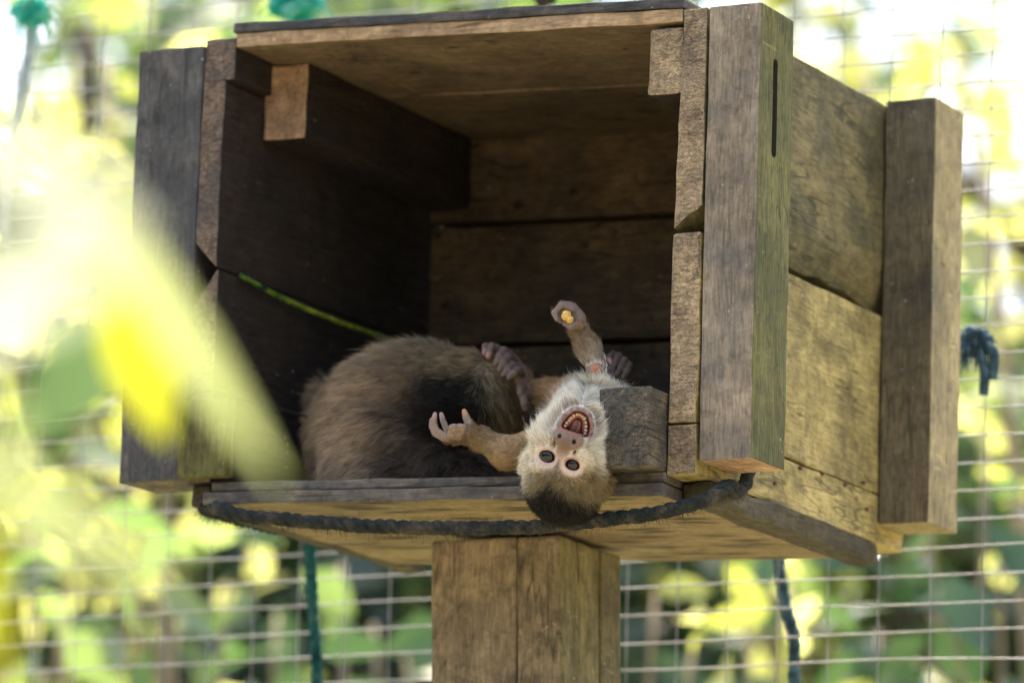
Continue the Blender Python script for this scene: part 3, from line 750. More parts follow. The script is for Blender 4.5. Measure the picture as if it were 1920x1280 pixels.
    for i in range(len(q)):
        j = i-1; e_ = q[j]-q[i]; w_ = p2-q[i]; b_ = w_-e_*np.clip((w_@e_)/(e_@e_), 0, 1)[:, None]; pd = np.minimum(pd, (b_**2).sum(1))
        c1 = p2[:, 1] >= q[i][1]; c2 = p2[:, 1] < q[j][1]; c3 = e_[0]*w_[:, 1] > e_[1]*w_[:, 0]
        sg = np.where((c1 & c2 & c3) | (~c1 & ~c2 & ~c3), -sg, sg)
    pd = sg*np.sqrt(pd)-3.5                                   # mm outside the mouth opening
    liprim = sstep(4.6, 2.6, pd)*(hz > -18)*sstep(23.0, 25.5, hy)
    lipn = np.array([noise.noise(Vector((a*.35, b*.35, 0))) for a, b in zip(hx, hy)]); col = lerpc(col, (.20, .12, .09), liprim*np.clip(.95+.4*lipn, .8, 1)); col = lerpc(col, (.30, .10, .075), sstep(1.2, .2, pd)*(hz > -18)*(hy > 23.5))
    inside = (pd < -.3)*(hz > -26)*(hz < 6)
    col[inside > 0] = (.17, .04, .032)
    # hands and feet
    palm = np.array((.29, .205, .15)); dark = np.array((.062, .042, .034))
    col = lerpc(col, palm, hand2); col = lerpc(col, (.24, .175, .14), fist*.9); col = lerpc(col, (.15, .098, .075), foot1m); col = lerpc(col, dark, foot2m); col = lerpc(col, (.28, .21, .165), sstep(.0062, .0045, chain_dist(V, [(-0.1075, 0.014, -0.3005), (-0.102, 0.005, -0.2985), (-0.0941, -0.001, -0.2988)])[0]))
    for tip, c in ((thumb2[-1], (.55, .27, .14)), (fingers2[0][-1], (.46, .30, .25)), (fingers2[1][-1], (.46, .30, .25)), (toes2[4][-1], (.50, .20, .10)), (toes2[0][-1], (.42, .22, .19)), (toes1[5][-1], (.36, .19, .15)), (toes1[4][-1], (.36, .19, .15))):
        col = lerpc(col, c, sstep(.0058, .0028, np.linalg.norm(V-np.array(tip), axis=1)))
    pink = sstep(.016, .006, np.linalg.norm(V-np.array((-0.1609, 0.058, -0.3047)), axis=1)); col = lerpc(col, (.62, .40, .30), pink*.7)
    o = body_object('capuchin_monkey', V, F, col, SKIN)
    tag(o, 'young monkey on its back, mouth wide open, head hanging upside down over the edge', 'monkey')
    # ---- fur
    bare = np.clip(faceskin*1.25+liprim+inside+hand2+fist*.75+foot1m+foot2m+pink*.4, 0, 1)
    mask = 1-bare; mask[(hz > -20) & (pd < 1.6) & (rh < 75)] = 0
    L = np.full(len(V), .007)
    L = np.where(near == 1, .0075, L); L = np.where(near == 2, .0055, L); L = np.where(near == 3, .0065, L); L = np.where(near == 0, .013, L)
    L = np.where(hm, .0062, L); L = L+np.where(hm & (hy > -8) & (np.abs(hx-4) > 17), .0022, 0)
    L = np.where(hm & (np.hypot(hx/24, hy/17) < 1.15) & (hz > -14), .0045, L)
    comb = np.where((near == 1)[:, None], dr_a1, 0)+np.where((near == 2)[:, None], dr_a2, 0)+np.where((near == 3)[:, None], dr_l1, 0)+np.where((near == 4)[:, None], dr_l2, 0)
    comb = comb+np.where((near == 0)[:, None], ey*.8-ez*.2+np.sign(hx-4)[:, None]*ex*.7, 0)
    rad = (hx-2)[:, None]*ex*.06+(hy-6)[:, None]*ey*.045-ez*.8
    comb = np.where(hm[:, None], rad, comb)
    lift = np.where(hm, .42, .30)+np.where(near == 0, .25, 0)
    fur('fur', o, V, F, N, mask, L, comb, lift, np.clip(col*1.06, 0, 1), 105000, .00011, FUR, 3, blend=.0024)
    # ---- eyes, teeth, tongue
    eye = NT('wet_dark_eye'); tc = eye.n('ShaderNodeTexCoord'); gr = eye.n('ShaderNodeVectorMath', operation='LENGTH')
    mp = eye.n('ShaderNodeMapping'); eye.l(tc.outputs['Object'], mp.inputs[0]); mp.inputs['Scale'].default_value = (1, 1, 0); eye.l(mp.outputs[0], gr.inputs[0])
    ec = eye.ramp(gr.outputs['Value'], [(.35, (.002, .002, .002)), (.5, (.008, .005, .003)), (.8, (.006, .004, .003)), (.9, (.004, .003, .003))])
    b = eye.n('ShaderNodeBsdfPrincipled'); eye.l(ec, b.inputs['Base Color']); b.inputs['Roughness'].default_value = .03; b.inputs['Specular IOR Level'].default_value = .7
    em = eye.out(b.outputs[0])
    for s in (-1, 1):
        bm = bmesh.new(); bmesh.ops.create_uvsphere(bm, u_segments=28, v_segments=18, radius=1.0)
        me = bpy.data.meshes.new('eye'); bm.to_mesh(me); bm.free(); me.materials.append(em); me.polygons.foreach_set('use_smooth', [True]*len(me.polygons))
        e = bpy.data.objects.new('eye', me); COL.objects.link(e); e.parent = o
        R = Matrix((ex, ey, ez)).transposed().to_4x4()
        e.matrix_world = Matrix.Translation(H(10.4*s, -.1, -2.6)) @ R @ Matrix.Scale(.0083, 4)
    tm = plain('tooth_enamel', (.78, .66, .47), .28, .5, .12, 500); gm = plain('gum_flesh', (.42, .13, .10), .3, .5, .2, 400, .2)
    def tooth(x, y, z, rx, ry, rz, ang=0):
        bm = bmesh.new(); bmesh.ops.create_icosphere(bm, subdivisions=2, radius=1.0)
        for v in bm.verts:
            p = v.co; v.co = Vector((math.copysign(abs(p.x)**.5, p.x)*rx*.93, math.copysign(abs(p.y)**.6, p.y)*ry*.93, math.copysign(abs(p.z)**.8, p.z)*rz))
        ca, sa = math.cos(ang), math.sin(ang)
        for v in bm.verts:
            p = v.co; q = H(x+ca*p.x-sa*p.y, y+sa*p.x+ca*p.y, z+p.z); v.co = Vector(q)
        mesh_bm('tooth', bm, tm, o, True)
    arch = [(-6.0, 27.0), (-5.2, 29.9), (-4.1, 32.6), (-2.7, 35.2), (-.9, 37.9), (1.6, 39.6), (4.3, 40.1), (7.0, 39.6), (9.6, 38.2), (11.7, 35.4), (13.0, 32.3), (13.9, 29.2), (14.4, 26.3)]
    arch = [(4+(a-4)*.88, 33+(b-33)*.96) for a, b in arch]
    for i, (x, y) in enumerate(arch):
        j = min(max(i, 1), len(arch)-2); dx, dy = arch[j+1][0]-arch[j-1][0], arch[j+1][1]-arch[j-1][1]
        big = 1.3 if i in (4, 8) else (1.1 if i in (0, 1, 2, 10, 11, 12) else .95); vr_ = random.Random(i)
        tooth(x+vr_.uniform(-.25, .25), y+vr_.uniform(-.25, .25), -2.2-.22*abs(y-33)+vr_.uniform(-.4, .4), 1.42*vr_.uniform(.85, 1.12), 1.45*big, 2.7*big*vr_.uniform(.85, 1.15), math.atan2(dy, dx)+vr_.uniform(-.2, .2))
    for i in range(9):
        x = -4.2+i*2.0; tooth(x, 24.4+.05*abs(x-4), 1.2-.25*abs(x-4), .9*(1+.3*math.sin(i*2.3)), .5+.15*math.sin(i*3.1), 1.0)
    # gum ridge behind the teeth and the tongue
    V2, F2 = tube([H((x-4.2)*.92+4.2, (y-33)*.93+33, -5.6) for x, y in arch], [.0028]*len(arch), 8); mesh_np('gum', V2, F2, gm, o)
    tg = NT('wet_tongue'); tt = tg.n('ShaderNodeTexCoord'); tcn = tg.ramp(tg.noise(tt.outputs['Object'], 350, 4, .6), [(.3, (.27, .12, .10)), (.7, (.38, .19, .155))])
    tb = tg.n('ShaderNodeBsdfPrincipled'); tg.l(tcn, tb.inputs['Base Color']); tb.inputs['Roughness'].default_value = .35; tgm = tg.out(tb.outputs[0])
    nu, nv = 16, 14; TV = []; TF = []
    for i in range(nu+1):
        t = i/nu; yy = 23.5+12.0*t; zz = -8.5+4.2*math.sin(.5+t*1.6); wd = 5.3*(1-.10*t)*(1-max(0, t-.75)**2*9)
        for k in range(nv+1):
            a = -1+2*k/nv; TV.append(H(4+wd*a+.5*t, yy, zz-3.2*a*a-2.6*math.exp(-(a/.2)**2)))
    for i in range(nu):
        for k in range(nv): q = i*(nv+1)+k; TF.append((q, q+1, q+nv+2, q+nv+1))
    tn = mesh_np('tongue', TV, TF, tgm, o); md = tn.modifiers.new('thickness', 'SOLIDIFY'); md.thickness = .002; md.offset = -1
    # food held in the fist
    fm = plain('yellow_maize', (.80, .50, .12), .45, .4, .2, 500)
    for (c, r_) in (((-0.1197, -0.008, -0.2536), .0040), ((-0.1156, -0.009, -0.2572), .0030)):
        bm = bmesh.new(); bmesh.ops.create_icosphere(bm, subdivisions=3, radius=r_)
        for v in bm.verts: v.co = v.co*(1+.28*noise.noise(v.co*420+Vector((c[0]*99, 0, 0)))) + Vector(c)
        k = mesh_bm('food_crumb', bm, fm, None, True)
        tag(k, ('larger' if r_ > .0035 else 'smaller')+' of two yellow food crumbs held in the raised fist', 'food', 'food crumbs in the fist')
    return o
young_monkey()

# ---- the older one: curled up on the floor, dark crown bowed towards the camera side
def adult_monkey():
    f = Field((-.472, .0, -.40), (-.17, .26, -.175), .0020)
    hd = np.array((-0.2631, 0.085, -0.2937))
    f.ell((-0.3518, 0.12, -0.3047), (.062, .054, .056), .01)
    f.ell((-0.3247, 0.115, -0.294), (.056, .044, .048), .02)
    f.ell((-0.3588, 0.11, -0.3304), (.050, .046, .046), .02)
    f.ell((-0.3615, 0.075, -0.3503), (.023, .026, .028), .015)     # haunch
    f.limb([(-0.4, 0.14, -0.3074), (-0.3931, 0.13, -0.3355)], [.038, .036], .02)
    f.limb([(-0.3063, 0.105, -0.2908), hd], [.040, .034], .02)
    f.ell(hd, (.035, .032, .031), .015)
    f.ell((-0.2356, 0.078, -0.2966), (.027, .026, .026), .015)      # brow
    f.ell((-0.2303, 0.09, -0.3086), (.017, .018, .016), .012)      # muzzle, turned down and away
    f.ell((-0.2872, 0.078, -0.2704), (.008, .008, .006), .004)      # ear
    # folded arm and thigh under the chest, down to the floor
    f.limb([(-0.3079, 0.1, -0.3126), (-0.3083, 0.075, -0.3494), (-0.2685, 0.06, -0.3632), (-0.2401, 0.055, -0.3678)], [.030, .022, .015, .012], .012)
    f.limb([(-0.3376, 0.08, -0.3377), (-0.3517, 0.07, -0.3664), (-0.3089, 0.05, -0.3765), (-0.2804, 0.045, -0.3765)], [.035, .026, .016, .012], .012)
    # tail lying along the wall
    f.limb([(-0.4202, 0.16, -0.3242), (-0.4535, 0.17, -0.3112), (-0.4562, 0.165, -0.2832), (-0.4502, 0.17, -0.2635)], [.016, .011, .009, .007], .008)
    for k in range(4):
        f.limb([np.array((-0.2401, 0.055, -0.3678))+np.array((0, -.009+.006*k, -.002)), np.array((-0.2271, 0.05, -0.3716))+np.array((0, -.010+.007*k, -.004))], [.0045, .0035], .0015)
    V, F = f.mesh(2)
    V[:, 2] = np.maximum(V[:, 2], -.3795)
    N, _ = vnormals(V, F)
    fw = -np.array(vd); ri, upv = np.array(right), np.array(up)
    rel = V-hd; dh = np.linalg.norm(rel, axis=1)
    capc = np.array((-0.2538, 0.055, -0.303)); dc = np.linalg.norm((V-capc)*np.array((1, .8, 1)), axis=1)
    tan, brown, drk = np.array((.62, .47, .30)), np.array((.36, .265, .17)), np.array((.012, .011, .011))
    sx = rel@ri; sy = rel@upv
    nz = np.array([noise.noise(Vector(p*38)) for p in V])
    t = sstep(.028, .100, dc+.020*nz); col = lerpc(drk, brown, t); col = lerpc(col, tan, sstep(.072, .115, dc+.016*nz)*np.clip(.75+.8*nz, .3, 1))  # black crown; shade around the head is also put into the fur colour
    # paler brow fur on the side of the face turned to the young one
    brow = sstep(.012, .030, sx+.15*sy)*sstep(.060, .045, dh)
    col = lerpc(col, (.56, .45, .26), brow)
    top = sstep(.010, .026, sy)*sstep(-.060, -.005, sx)*sstep(.075, .045, dh); col = lerpc(col, (.36, .27, .15), top*.8)
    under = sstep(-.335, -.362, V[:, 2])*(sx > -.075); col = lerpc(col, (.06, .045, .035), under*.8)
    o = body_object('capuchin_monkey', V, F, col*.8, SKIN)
    tag(o, 'larger brown monkey curled up with its dark crown bowed, crouching inside the box', 'monkey')
    comb = rel/(dh[:, None]+1e-6)+np.array((0, 0, -.35))-ri*.25
    wa = sstep(.060, .035, dh)[:, None]; comb = comb*(1-wa)+(-ri*.9+upv*.2)*wa
    wb = (sstep(.065, .050, dh)*sstep(.0, .024, sx))[:, None]; comb = comb*(1-wb)+(ri*.3-upv*.8)*wb
    L = .009+.008*sstep(.040, .075, dh); mask = np.ones(len(V)); mask[V[:, 2] < -.3785] = 0
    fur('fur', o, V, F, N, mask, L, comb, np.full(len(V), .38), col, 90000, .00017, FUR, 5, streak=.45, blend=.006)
    return o
adult_monkey()

# ------------------------------------------------------------------ wire mesh behind the box
steel = NT('galvanised_wire'); stc = steel.n('ShaderNodeTexCoord')
sc_ = steel.ramp(steel.noise(stc.outputs['Object'], 30, 5, .6), [(.3, (.17, .16, .14)), (.7, (.40, .39, .36))])
sb_ = steel.n('ShaderNodeBsdfPrincipled'); steel.l(sc_, sb_.inputs['Base Color']); sb_.inputs['Metallic'].default_value = .15; sb_.inputs['Roughness'].default_value = .42
STEEL = steel.out(sb_.outputs[0])
FY = .55
fence = empty('wire_mesh_fence', (-.5, FY, GROUND), 'welded galvanised wire mesh panel stretched behind the nest box', 'fence')
def wob(x, z, s): return .0060*noise.noise(Vector((x*1.7, z*1.7, s)))
x0, x1, zb, zt = -1.30, .30, -.62, .46
k = 0; z = zb
while z < zt:
    xs = np.linspace(x0, x1, 34)
    p = [(x, FY+wob(x, z, 3), z+.0022*noise.noise(Vector((x*6, z*30, 1)))+wob(x, z, 9)) for x in xs]
    V, F = tube(p, .00082, 8); mesh_np('wire', V, F, STEEL, fence); z += .0254
x = x0
while x < x1:
    zs = np.concatenate([np.linspace(GROUND, zb, 6)[:-1], np.linspace(zb, zt+.06, 26)])
    p = [(x+.0022*noise.noise(Vector((x*30, z*6, 2)))+wob(x, z, 7), FY+.0021+wob(x, z, 3), z) for z in zs]
    V, F = tube(p, .0006, 6); mesh_np('wire', V, F, STEEL, fence); x += .0508

# ------------------------------------------------------------------ ropes
def ropemat(name, c1, c2, c3, st=(.3, .5, .72), sc=55):
    m = NT(name); tc = m.n('ShaderNodeTexCoord')
    c = m.ramp(m.noise(tc.outputs['Object'], sc, 5, .65), [(st[0], c1), (st[1], c2), (st[2], c3)])
    f = m.ramp(m.noise(tc.outputs['Object'], 900, 2, .5), [(.3, bw(.55)), (.7, bw(1.3))]); c = m.mix(.9, c, f, 'MULTIPLY')
    b = m.n('ShaderNodeBsdfPrincipled'); m.l(c, b.inputs['Base Color']); b.inputs['Roughness'].default_value = .9; b.inputs['Specular IOR Level'].default_value = .1
    bp = m.n('ShaderNodeBump'); bp.inputs['Strength'].default_value = .6; bp.inputs['Distance'].default_value = .0006; m.l(f, bp.inputs['Height']); m.l(bp.outputs[0], b.inputs['Normal'])
    return m.out(b.outputs[0])
R_dark = ropemat('weathered_dark_rope', (.015, .02, .019), (.034, .038, .034), (.12, .095, .065))
R_teal = ropemat('faded_teal_rope', (.008, .05, .05), (.022, .11, .105), (.09, .16, .14))
R_green = ropemat('green_rope', (.01, .22, .14), (.03, .40, .26), (.32, .60, .48))
R_lime = ropemat('lime_cord', (.006, .03, .04), (.12, .22, .02), (.42, .46, .05), (.40, .48, .58), 22)
R_blue = ropemat('grey_blue_rope', (.022, .04, .055), (.05, .09, .115), (.15, .27, .32))
R_pale = ropemat('bleached_rope', (.25, .32, .28), (.45, .50, .45), (.60, .62, .56))

def rope(name, path, r, mat, label, pitch=.034, fuzz=0, group=None, cat='rope'):
    path = catmull(path, 14)
    seg = np.linalg.norm(np.diff(path, axis=0), axis=1); s_ = np.concatenate([[0], np.cumsum(seg)]); n = max(12, int(s_[-1]/(pitch/9)))
    u_ = np.linspace(0, s_[-1], n); path = np.stack([np.interp(u_, s_, path[:, i]) for i in range(3)], 1)
    T, N, B = frames(path); root = empty(name, tuple(path[0]), label, cat, group)
    for q in range(3):
        a = 2*math.pi*(u_/pitch+q/3); pp = path+.46*r*(np.cos(a)[:, None]*N+np.sin(a)[:, None]*B)
        V, F = tube(pp, r*(.66+.06*np.sin(u_*210+q)+.05*np.sin(u_*67+2*q)), 7); mesh_np('strand', V, F, mat, root)
    if fuzz:
        cu = bpy.data.hair_curves.new('loose_fibre'); cu.add_curves([4]*fuzz); g = np.random.default_rng(len(label))
        i = g.integers(0, n, fuzz); a = g.random(fuzz)*6.283; nn = np.cos(a)[:, None]*N[i]+np.sin(a)[:, None]*B[i]
        P0 = path[i]+nn*r*.9; d_ = nn+.6*T[i]+g.normal(0, .5, (fuzz, 3)); L = .0012+.0045*g.random(fuzz)**3
        pts = np.stack([P0+d_*(L*t)[:, None]+np.array((0, 0, -.002))*t*t for t in (0, .33, .66, 1)], 1)
        cu.points.foreach_set('position', pts.astype(np.float32).ravel())
        ra = cu.attributes.get('radius') or cu.attributes.new('radius', 'FLOAT', 'POINT'); ra.data.foreach_set('value', np.full(fuzz*4, .00010, np.float32))
        cu.materials.append(mat); link('loose_fibre', cu, root)
    return root
rope('rope', [(-.495, .20, -.384), (-.490, .05, -.390), (-0.4518, -0.004, -0.3971), (-0.4229, -0.012, -0.4062), (-0.3653, -0.012, -0.4135), (-0.293, -0.012, -0.4219), (-0.2163, -0.013, -0.4274), (-0.1367, -0.013, -0.4294), (-0.0784, -0.012, -0.4267), (-0.0248, -0.013, -0.4232), (0.0119, -0.01, -0.4149), (0.0206, 0.016, -0.3997), (.008, .066, -.394), (.009, .079, -.374), (.010, .084, -.33)],
     .0058, R_dark, 'thick dark weathered rope slung under the front edge of the nest box', fuzz=2600)
rope('rope', [(-0.5953, 0.4, -0.3419), (-0.5981, 0.41, -0.3678), (-0.5983, 0.42, -0.4266), (-0.593, 0.42, -0.4918), (-.60, .42, -.75)], .0052, R_teal, 'teal twisted rope hanging straight down beside the support post', fuzz=200)
rope('rope', [(-0.1939, 0.575, -0.3554), (-0.1929, 0.575, -0.3753), (-0.185, 0.575, -0.4105), (-0.1767, 0.575, -0.4405), (-0.1767, 0.575, -0.4849), (-.175, .575, -.75)], .0055, R_blue, 'dark blue rope hanging behind the wire mesh under the box', fuzz=150)
rope('cord', [(-.4628, .036, -.186), (-0.4566, 0.045, -0.1904), (-0.454, 0.11, -0.1961), (-0.4482, 0.19, -0.1996), (-0.4382, 0.27, -0.2019)], .0022, R_lime, 'lime green and teal cord strung across the inside of the box', pitch=.02, cat='cord')
rope('cord', [(-.4616, .020, -.294), (-0.4442, 0.06, -0.2979), (-0.4307, 0.12, -0.2998), (-0.4267, 0.16, -0.3001)], .0012, R_dark, 'thin dark cord low along the inner left wall', pitch=.012, cat='cord')

def knot(name, c, r, rt, mat, turns, label, tails=(), seed=0, fr=0):
    root = empty(name, c, label, 'rope knot'); g = random.Random(seed); c = np.array(c)
    pts = []
    for i in range(turns*5):
        a = i*2.2; b = i*1.35+seed
        pts.append(c+r*np.array((math.cos(a)*(.75+.3*g.random()), .35*math.sin(b), math.sin(a)*(.65+.3*math.cos(b)))))
    V, F = tube(catmull(pts, 8), rt, 8); mesh_np('wrap', V, F, mat, root)
    for t in tails:
        m2 = t[1] if len(t) > 1 else mat
        q = catmull([c]+[np.array(p) for p in t[0]], 8); V, F = tube(q, np.linspace(rt*1.1, rt*.8, len(q)), 8); mesh_np('tail', V, F, m2, root)
    if fr:
        n = fr; cu = bpy.data.hair_curves.new('frayed_end'); cu.add_curves([4]*n); gg = np.random.default_rng(seed)
        d_ = gg.normal(0, 1, (n, 3)); d_ /= np.linalg.norm(d_, axis=1)[:, None]; L = r*(.6+.8*gg.random(n))
        pts = np.stack([c+d_*r*.7+d_*(L*t)[:, None]+np.array((0, 0, -r*.8))*t*t for t in (0, .33, .66, 1)], 1)
        cu.points.foreach_set('position', pts.astype(np.float32).ravel())
        ra = cu.attributes.get('radius') or cu.attributes.new('radius', 'FLOAT', 'POINT'); ra.data.foreach_set('value', np.full(n*4, .0006, np.float32))
        cu.materials.append(mat); link('frayed_end', cu, root)
    return root
knot('rope_knot', (-1.0205, 0.53, 0.2242), .017, .0058, R_green, 4, 'frayed green rope knot with a bleached tail tied to the mesh', (([(-1.0186, 0.53, 0.1918), (-1.0213, 0.525, 0.1521), (-1.0249, 0.52, 0.1071), (-1.0321, 0.52, 0.0362), (-1.0377, 0.53, -0.0215)], R_pale),), 1, 50)
knot('rope_knot', (-0.6908, 0.5, 0.1975), .024, .0075, R_green, 4, 'bulky bright green rope knot above the roof of the box', (), 2, 40)
knot('rope_knot', (-0.4182, 0.5, 0.181), .014, .005, R_dark, 3, 'small dark rope knot just showing above the roof edge', (), 4)
knot('rope_knot', (0.016, 0.535, -0.1804), .0125, .0052, R_blue, 3, 'blue-grey rope knot with two cut tails on the mesh beside the rear post', (([(0.0269, 0.53, -0.2065), (0.0268, 0.53, -0.231)],), ([(0.035, 0.53, -0.1923), (0.0346, 0.532, -0.2174)],)), 5, 60)

# ------------------------------------------------------------------ foliage
LM_green = leafmat('green_leaf', (.045, .08, .035), (.10, .14, .065), (.10, .20, .04), (.35, .44, .12), rough=.24, spec=.9)
LM_yellow = leafmat('yellow_green_leaf', (.16, .18, .08), (.30, .31, .15), (.44, .48, .07), (.72, .70, .22), rough=.24, spec=.9, tmix=.55)
LM_dark = leafmat('deep_green_leaf', (.025, .052, .026), (.05, .09, .045), (.03, .08, .025), (.10, .18, .05), rough=.26, spec=.9, tmix=.35)
BARK = plain('pale_bark', (.34, .26, .17), .85, .2, .35, 25, .5)
BARK_d = plain('dark_bark', (.10, .075, .05), .9, .2, .35, 25, .5)

def leaf_arrays(length, width, fold=.25, droop=.25, n=6):
    V = []; F = []
    for i in range(n+1):
        t = i/n; wd = width*.5*math.sin(math.pi*min(1, t**.8*.97+.03))**.85
        if i in (0, n): wd = width*.02
        zz = -droop*length*t*t; V += [(-wd, length*t, zz+fold*wd), (0, length*t, zz), (wd, length*t, zz+fold*wd)]
    for i in range(n):
        a = 3*i; F += [(a, a+1, a+4, a+3), (a+1, a+2, a+5, a+4)]
    return V, F
def leaf_mesh(name, mat, *a):
    V, F = leaf_arrays(*a); me = bpy.data.meshes.new(name); me.from_pydata(V, [], F); me.materials.append(mat)
    me.polygons.foreach_set('use_smooth', [True]*len(me.polygons)); return me

def orient(d, twist):
    q = Vector(d).normalized().to_track_quat('Y', 'Z'); return q.to_matrix() @ Matrix.Rotation(twist, 3, 'Y')

def shrub(name, base, tips, leafmesh, nleaf, label, cat, group, bark=BARK, spread=.10, nfill=0, fillmat=None, fsize=.11, seed=0, rad=.012):
    """stems rise from the ground to the tips; leaves sit along the upper stems"""
    g = random.Random(seed); root = empty(name, base, label, cat, group)
    sites = []
    for j, tip in enumerate(tips):
        b = np.array(base)+np.array((g.uniform(-.05, .05), g.uniform(-.05, .05), 0)); t = np.array(tip)
        mid = b*.5+t*.5+np.array((g.uniform(-.12, .12), g.uniform(-.12, .12), .1))
        path = catmull([b, mid, t], 10); V, F = tube(path, np.linspace(rad, rad*.25, len(path)), 7); mesh_np('stem', V, F, bark, root)
        T = frames(path)[0]; sites += [(path[i], T[i]) for i in range(len(path)//2, len(path))]
    mi = Matrix.Translation(-BASE[root.name])
    for i in range(nleaf):
        p, t = g.choice(sites); a = g.uniform(0, 6.283); rr = spread*math.sqrt(g.random())
        c = Vector(p)+Vector((math.cos(a)*rr, math.sin(a)*rr, g.uniform(-spread, spread)))
        d = Vector((math.cos(a), math.sin(a), g.uniform(-.9, .5)))
        o = bpy.data.objects.new('leaf', leafmesh); COL.objects.link(o); o.parent = root; o.matrix_parent_inverse = mi
        o.matrix_world = Matrix.Translation(c) @ orient(d, g.uniform(-1.3, 1.3)).to_4x4() @ Matrix.Scale(g.uniform(.7, 1.25), 4)
    if nfill:
        LV, LF = leaf_arrays(fsize, fsize*.5, .2, .2, 3); LV = np.array(LV); V = []; F = []
        for i in range(nfill):
            p, t = g.choice(sites); c = np.array(p)+np.array([g.gauss(0, spread*1.3) for _ in range(3)])
            R = np.array(orient((g.gauss(0, 1), g.gauss(0, 1), g.gauss(-.3, .6)), g.uniform(-2, 2)))*g.uniform(.6, 1.3)
            k0 = len(V); V += list(LV@R.T+c); F += [tuple(k0+q for q in f_) for f_ in LF]
        fo = mesh_np('foliage', V, F, fillmat, root); fo['kind'] = 'stuff'
    return root

L_big = leaf_mesh('leaf', LM_green, .11, .058); L_yel = leaf_mesh('leaf', LM_yellow, .095, .055)
def tips_at(pts): return pts
shrub('shrub', (-2.05, 2.3, GROUND), [(-2.0922, 2.3, -0.0708), (-1.8475, 2.2, -0.1243), (-1.8273, 2.3, -0.0522), (-2.2825, 2.5, 0.0746)], L_big, 119, 'broad-leaved shrub with glossy leaves behind the mesh, below the left corner post', 'shrub', 'shrubs behind the mesh', nfill=180, fillmat=LM_green, seed=1)
shrub('shrub', (-1.65, 2.6, GROUND), [(-1.9265, 2.6, -0.0565), (-1.713, 2.5, -0.094), (-1.8826, 2.7, 0.0256), (-1.6605, 2.5, -0.1404)], L_yel, 102, 'yellow-green shrub behind the mesh between the teal rope and the support post', 'shrub', 'shrubs behind the mesh', nfill=160, fillmat=LM_dark, seed=2)
shrub('shrub', (-1.15, 2.2, GROUND), [(-1.1293, 2.2, -0.1175), (-1.1228, 2.3, -0.1797), (-1, 2.2, -0.1569), (-1.0347, 2.4, -0.0848)], L_yel, 119, 'bright yellow-green shrub behind the mesh right of the support post', 'shrub', 'shrubs behind the mesh', nfill=120, fillmat=LM_yellow, seed=3)
shrub('shrub', (-.75, 2.5, GROUND), [(-0.9488, 2.5, -0.1302), (-0.8079, 2.4, -0.1081), (-0.777, 2.5, -0.0105), (-0.8435, 2.6, 0.116)], L_big, 119, 'dark green shrub behind the mesh below the rear corner post', 'shrub', 'shrubs behind the mesh', nfill=260, fillmat=LM_dark, seed=4)
shrub('shrub', (-2.35, 3.0, GROUND), [(-2.6306, 3, 0.8353), (-2.4602, 2.9, 0.6877), (-2.5793, 3.1, 0.924), (-2.3898, 3, 0.9346)], L_yel, 119, 'tall light green shrub behind the mesh above the left corner post', 'shrub', 'shrubs behind the mesh', nfill=200, fillmat=LM_yellow, seed=5, rad=.018)
shrub('shrub', (-.75, 3.0, GROUND), [(-1.0188, 3, 0.5959), (-0.9495, 2.9, 0.3925), (-1.2138, 3, 0.7701), (-1.1067, 3.1, 0.8406)], L_yel, 102, 'tall thin-leaved shrub behind the mesh beside the rear corner post', 'shrub', 'shrubs behind the mesh', nfill=110, fillmat=LM_yellow, seed=6, rad=.016)

def tree(top_at, cr, n, mat, label, seed, lsize=.12):
    g = random.Random(seed); base = np.array((top_at[0], top_at[1], GROUND)); h = top_at[2]+.3-GROUND; root = empty('tree', tuple(base), label, 'tree', 'trees beyond the mesh')
    top = base+np.array((g.uniform(-.3, .3), g.uniform(-.3, .3), h))
    path = catmull([base, (base+top)/2+np.array((.15, 0, 0)), top], 10); V, F = tube(path, np.linspace(.11, .03, len(path)), 9); mesh_np('trunk', V, F, BARK_d, root)
    cl = []
    for i in range(9):
        a = g.uniform(0, 6.28); e = path[int(len(path)*g.uniform(.4, .95))]
        q = e+np.array((math.cos(a)*cr*g.uniform(.5, 1), math.sin(a)*cr*g.uniform(.5, 1), g.uniform(-.3, .6)*cr))
        V, F = tube(catmull([e, (e+q)/2+np.array((0, 0, .1)), q], 6), np.linspace(.035, .008, 13), 6); mesh_np('limb', V, F, BARK_d, root)
        for _ in range(4): cl.append((q+np.array([g.gauss(0, cr*.28) for _ in range(3)]), cr*g.uniform(.18, .38)))
    LV, LF = leaf_arrays(lsize, lsize*.45, .2, .25, 3); LV = np.array(LV); V = []; F = []
    for i in range(n):
        c, r_ = g.choice(cl); p = c+np.array([g.gauss(0, r_*.55) for _ in range(3)])
        R = np.array(orient((g.gauss(0, 1), g.gauss(0, 1), g.gauss(-.5, .5)), g.uniform(-2, 2)))*g.uniform(.6, 1.4)
        k0 = len(V); V += list(LV@R.T+p); F += [tuple(k0+q for q in f_) for f_ in LF]
    mesh_np('crown', V, F, mat, root)
tree((-3.387, 4.3, 0.2745), .75, 6000, LM_dark, 'dark leafy tree beyond the mesh under the left corner post', 11)
tree((-3.0877, 4.8, 0.3254), .75, 6000, LM_green, 'green tree beyond the mesh between the teal rope and the support post', 12)
tree((-2.6898, 5.6, 0.3937), .75, 4500, LM_yellow, 'yellow-green tree beyond the mesh right of the support post', 13)
tree((-1.8203, 4.8, 0.3516), .80, 6500, LM_green, 'mid green tree beyond the mesh below the rear corner post', 14)
tree((-4.9136, 6.5, 1.6453), 1.0, 4200, LM_yellow, 'bright yellow-green tree beyond the mesh above the left corner post', 15)
tree((-5.3607, 8, 2.4336), 1.0, 3600, LM_green, 'leafy tree beyond the mesh above the roof of the box', 16)
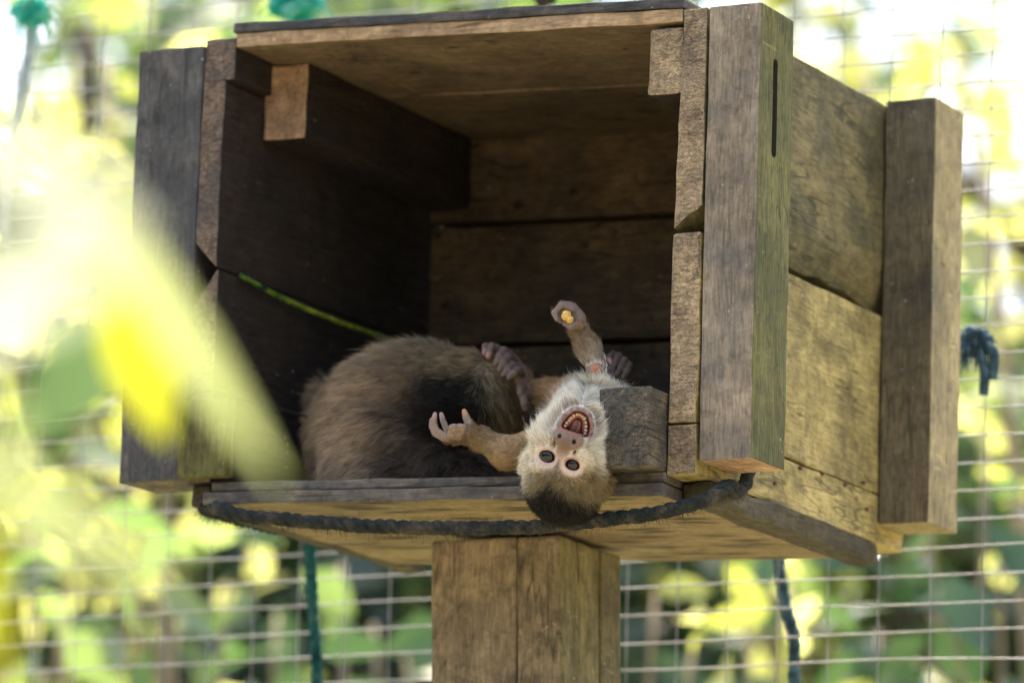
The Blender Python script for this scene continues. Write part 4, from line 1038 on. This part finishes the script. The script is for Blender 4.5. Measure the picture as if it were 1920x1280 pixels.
tree((-2.9041, 7.5, 1.4353), .9, 3000, LM_yellow, 'thin pale tree beyond the mesh beside the rear corner post', 17)
tree((-4.889, 9, 0.9343), 1.7, 5200, LM_dark, 'large dark tree farthest beyond the mesh', 18, .24)

tree((1.0, -9.5, .6), 1.9, 5200, LM_dark, 'large unseen tree added to shape the light on the open front of the nest box', 21, .34)  # three trees added out of view, only to shape light and eye reflections
tree((6.0, -8.0, .4), 1.7, 3600, LM_dark, 'unseen tree added to shape the light on the right side wall of the nest box', 22, .34)
tree((-4.5, -8.0, .8), 2.0, 4200, LM_dark, 'dark unseen tree added to shape the light on the left front corner of the nest box', 23, .34)

# out-of-focus spray of leaves close to the lens on the left
def spray():
    FG = leafmat('sunlit_pale_leaf', (.30, .34, .22), (.40, .43, .31), (.52, .56, .36), (.62, .64, .46), rough=.30, spec=.6, tmix=.5)
    FY_ = leafmat('young_yellow_leaf', (.12, .14, .012), (.17, .18, .02), (.30, .33, .012), (.40, .40, .02), rough=.35, spec=.4, tmix=.55)
    FM = leafmat('pale_green_leaf', (.24, .28, .12), (.32, .35, .17), (.30, .36, .10), (.40, .44, .16), rough=.35, spec=.5, tmix=.5)
    root = empty('leafy_branch', (0.865, -2.4052, -0.7154), 'blurred pale yellow-green leafy branch in front of the left corner post', 'branch')
    st = catmull([(0.7627, -2.4505, -0.7572), (0.9418, -2.52, -0.7934), (0.9571, -2.4564, -0.7831), (0.7985, -2.1558, -0.6976)], 10)
    V, F = tube(st, np.linspace(.005, .002, len(st)), 8); mesh_np('stem', V, F, plain('green_twig', (.20, .24, .08), .6), root)
    def lf(a, b, width, roll_, sag=.10, mat=FG):
        a, b = np.array(a), np.array(b); d = b-a; L = np.linalg.norm(d); d /= L
        view = np.array(vd); side = np.cross(d, view); side /= np.linalg.norm(side); nrm = np.cross(side, d)
        c_, s_ = math.cos(roll_), math.sin(roll_); side, nrm = c_*side+s_*nrm, -s_*side+c_*nrm
        LV, LF = leaf_arrays(L, width, .18, sag, 14)
        V = [a+d*y+side*x+nrm*z for x, y, z in LV]; mesh_np('leaf', V, LF, mat, root)
    lf((0.9038, -2.3238, -0.7279), (0.9263, -2.2348, -0.8136), .0145, .2, mat=FM)
    lf((0.6712, -1.9409, -0.6707), (0.6881, -1.9175, -0.7344), .031, -.2, mat=FY_)
    lf((0.5401, -1.7289, -0.6399), (0.4981, -1.7405, -0.6883), .038, .3, mat=LM_dark)
    lf((1.1073, -2.7064, -0.8563), (1.15, -2.6857, -0.8468), .023, .2)
    lf((0.9701, -2.4991, -0.8192), (0.9991, -2.4856, -0.8102), .012, .2)
    lf((1.0861, -2.6725, -0.8006), (1.129, -2.6427, -0.8308), .016, .2)
    lf((1.0332, -2.5751, -0.8454), (1.0412, -2.5613, -0.888), .009, .2, mat=FM)
    lf((0.9415, -2.4511, -0.8438), (1.0013, -2.4099, -0.8848), .017, .2, mat=FM)
    lf((0.8633, -2.3212, -0.8359), (0.8655, -2.305, -0.9032), .009, .1, mat=FY_)
spray()
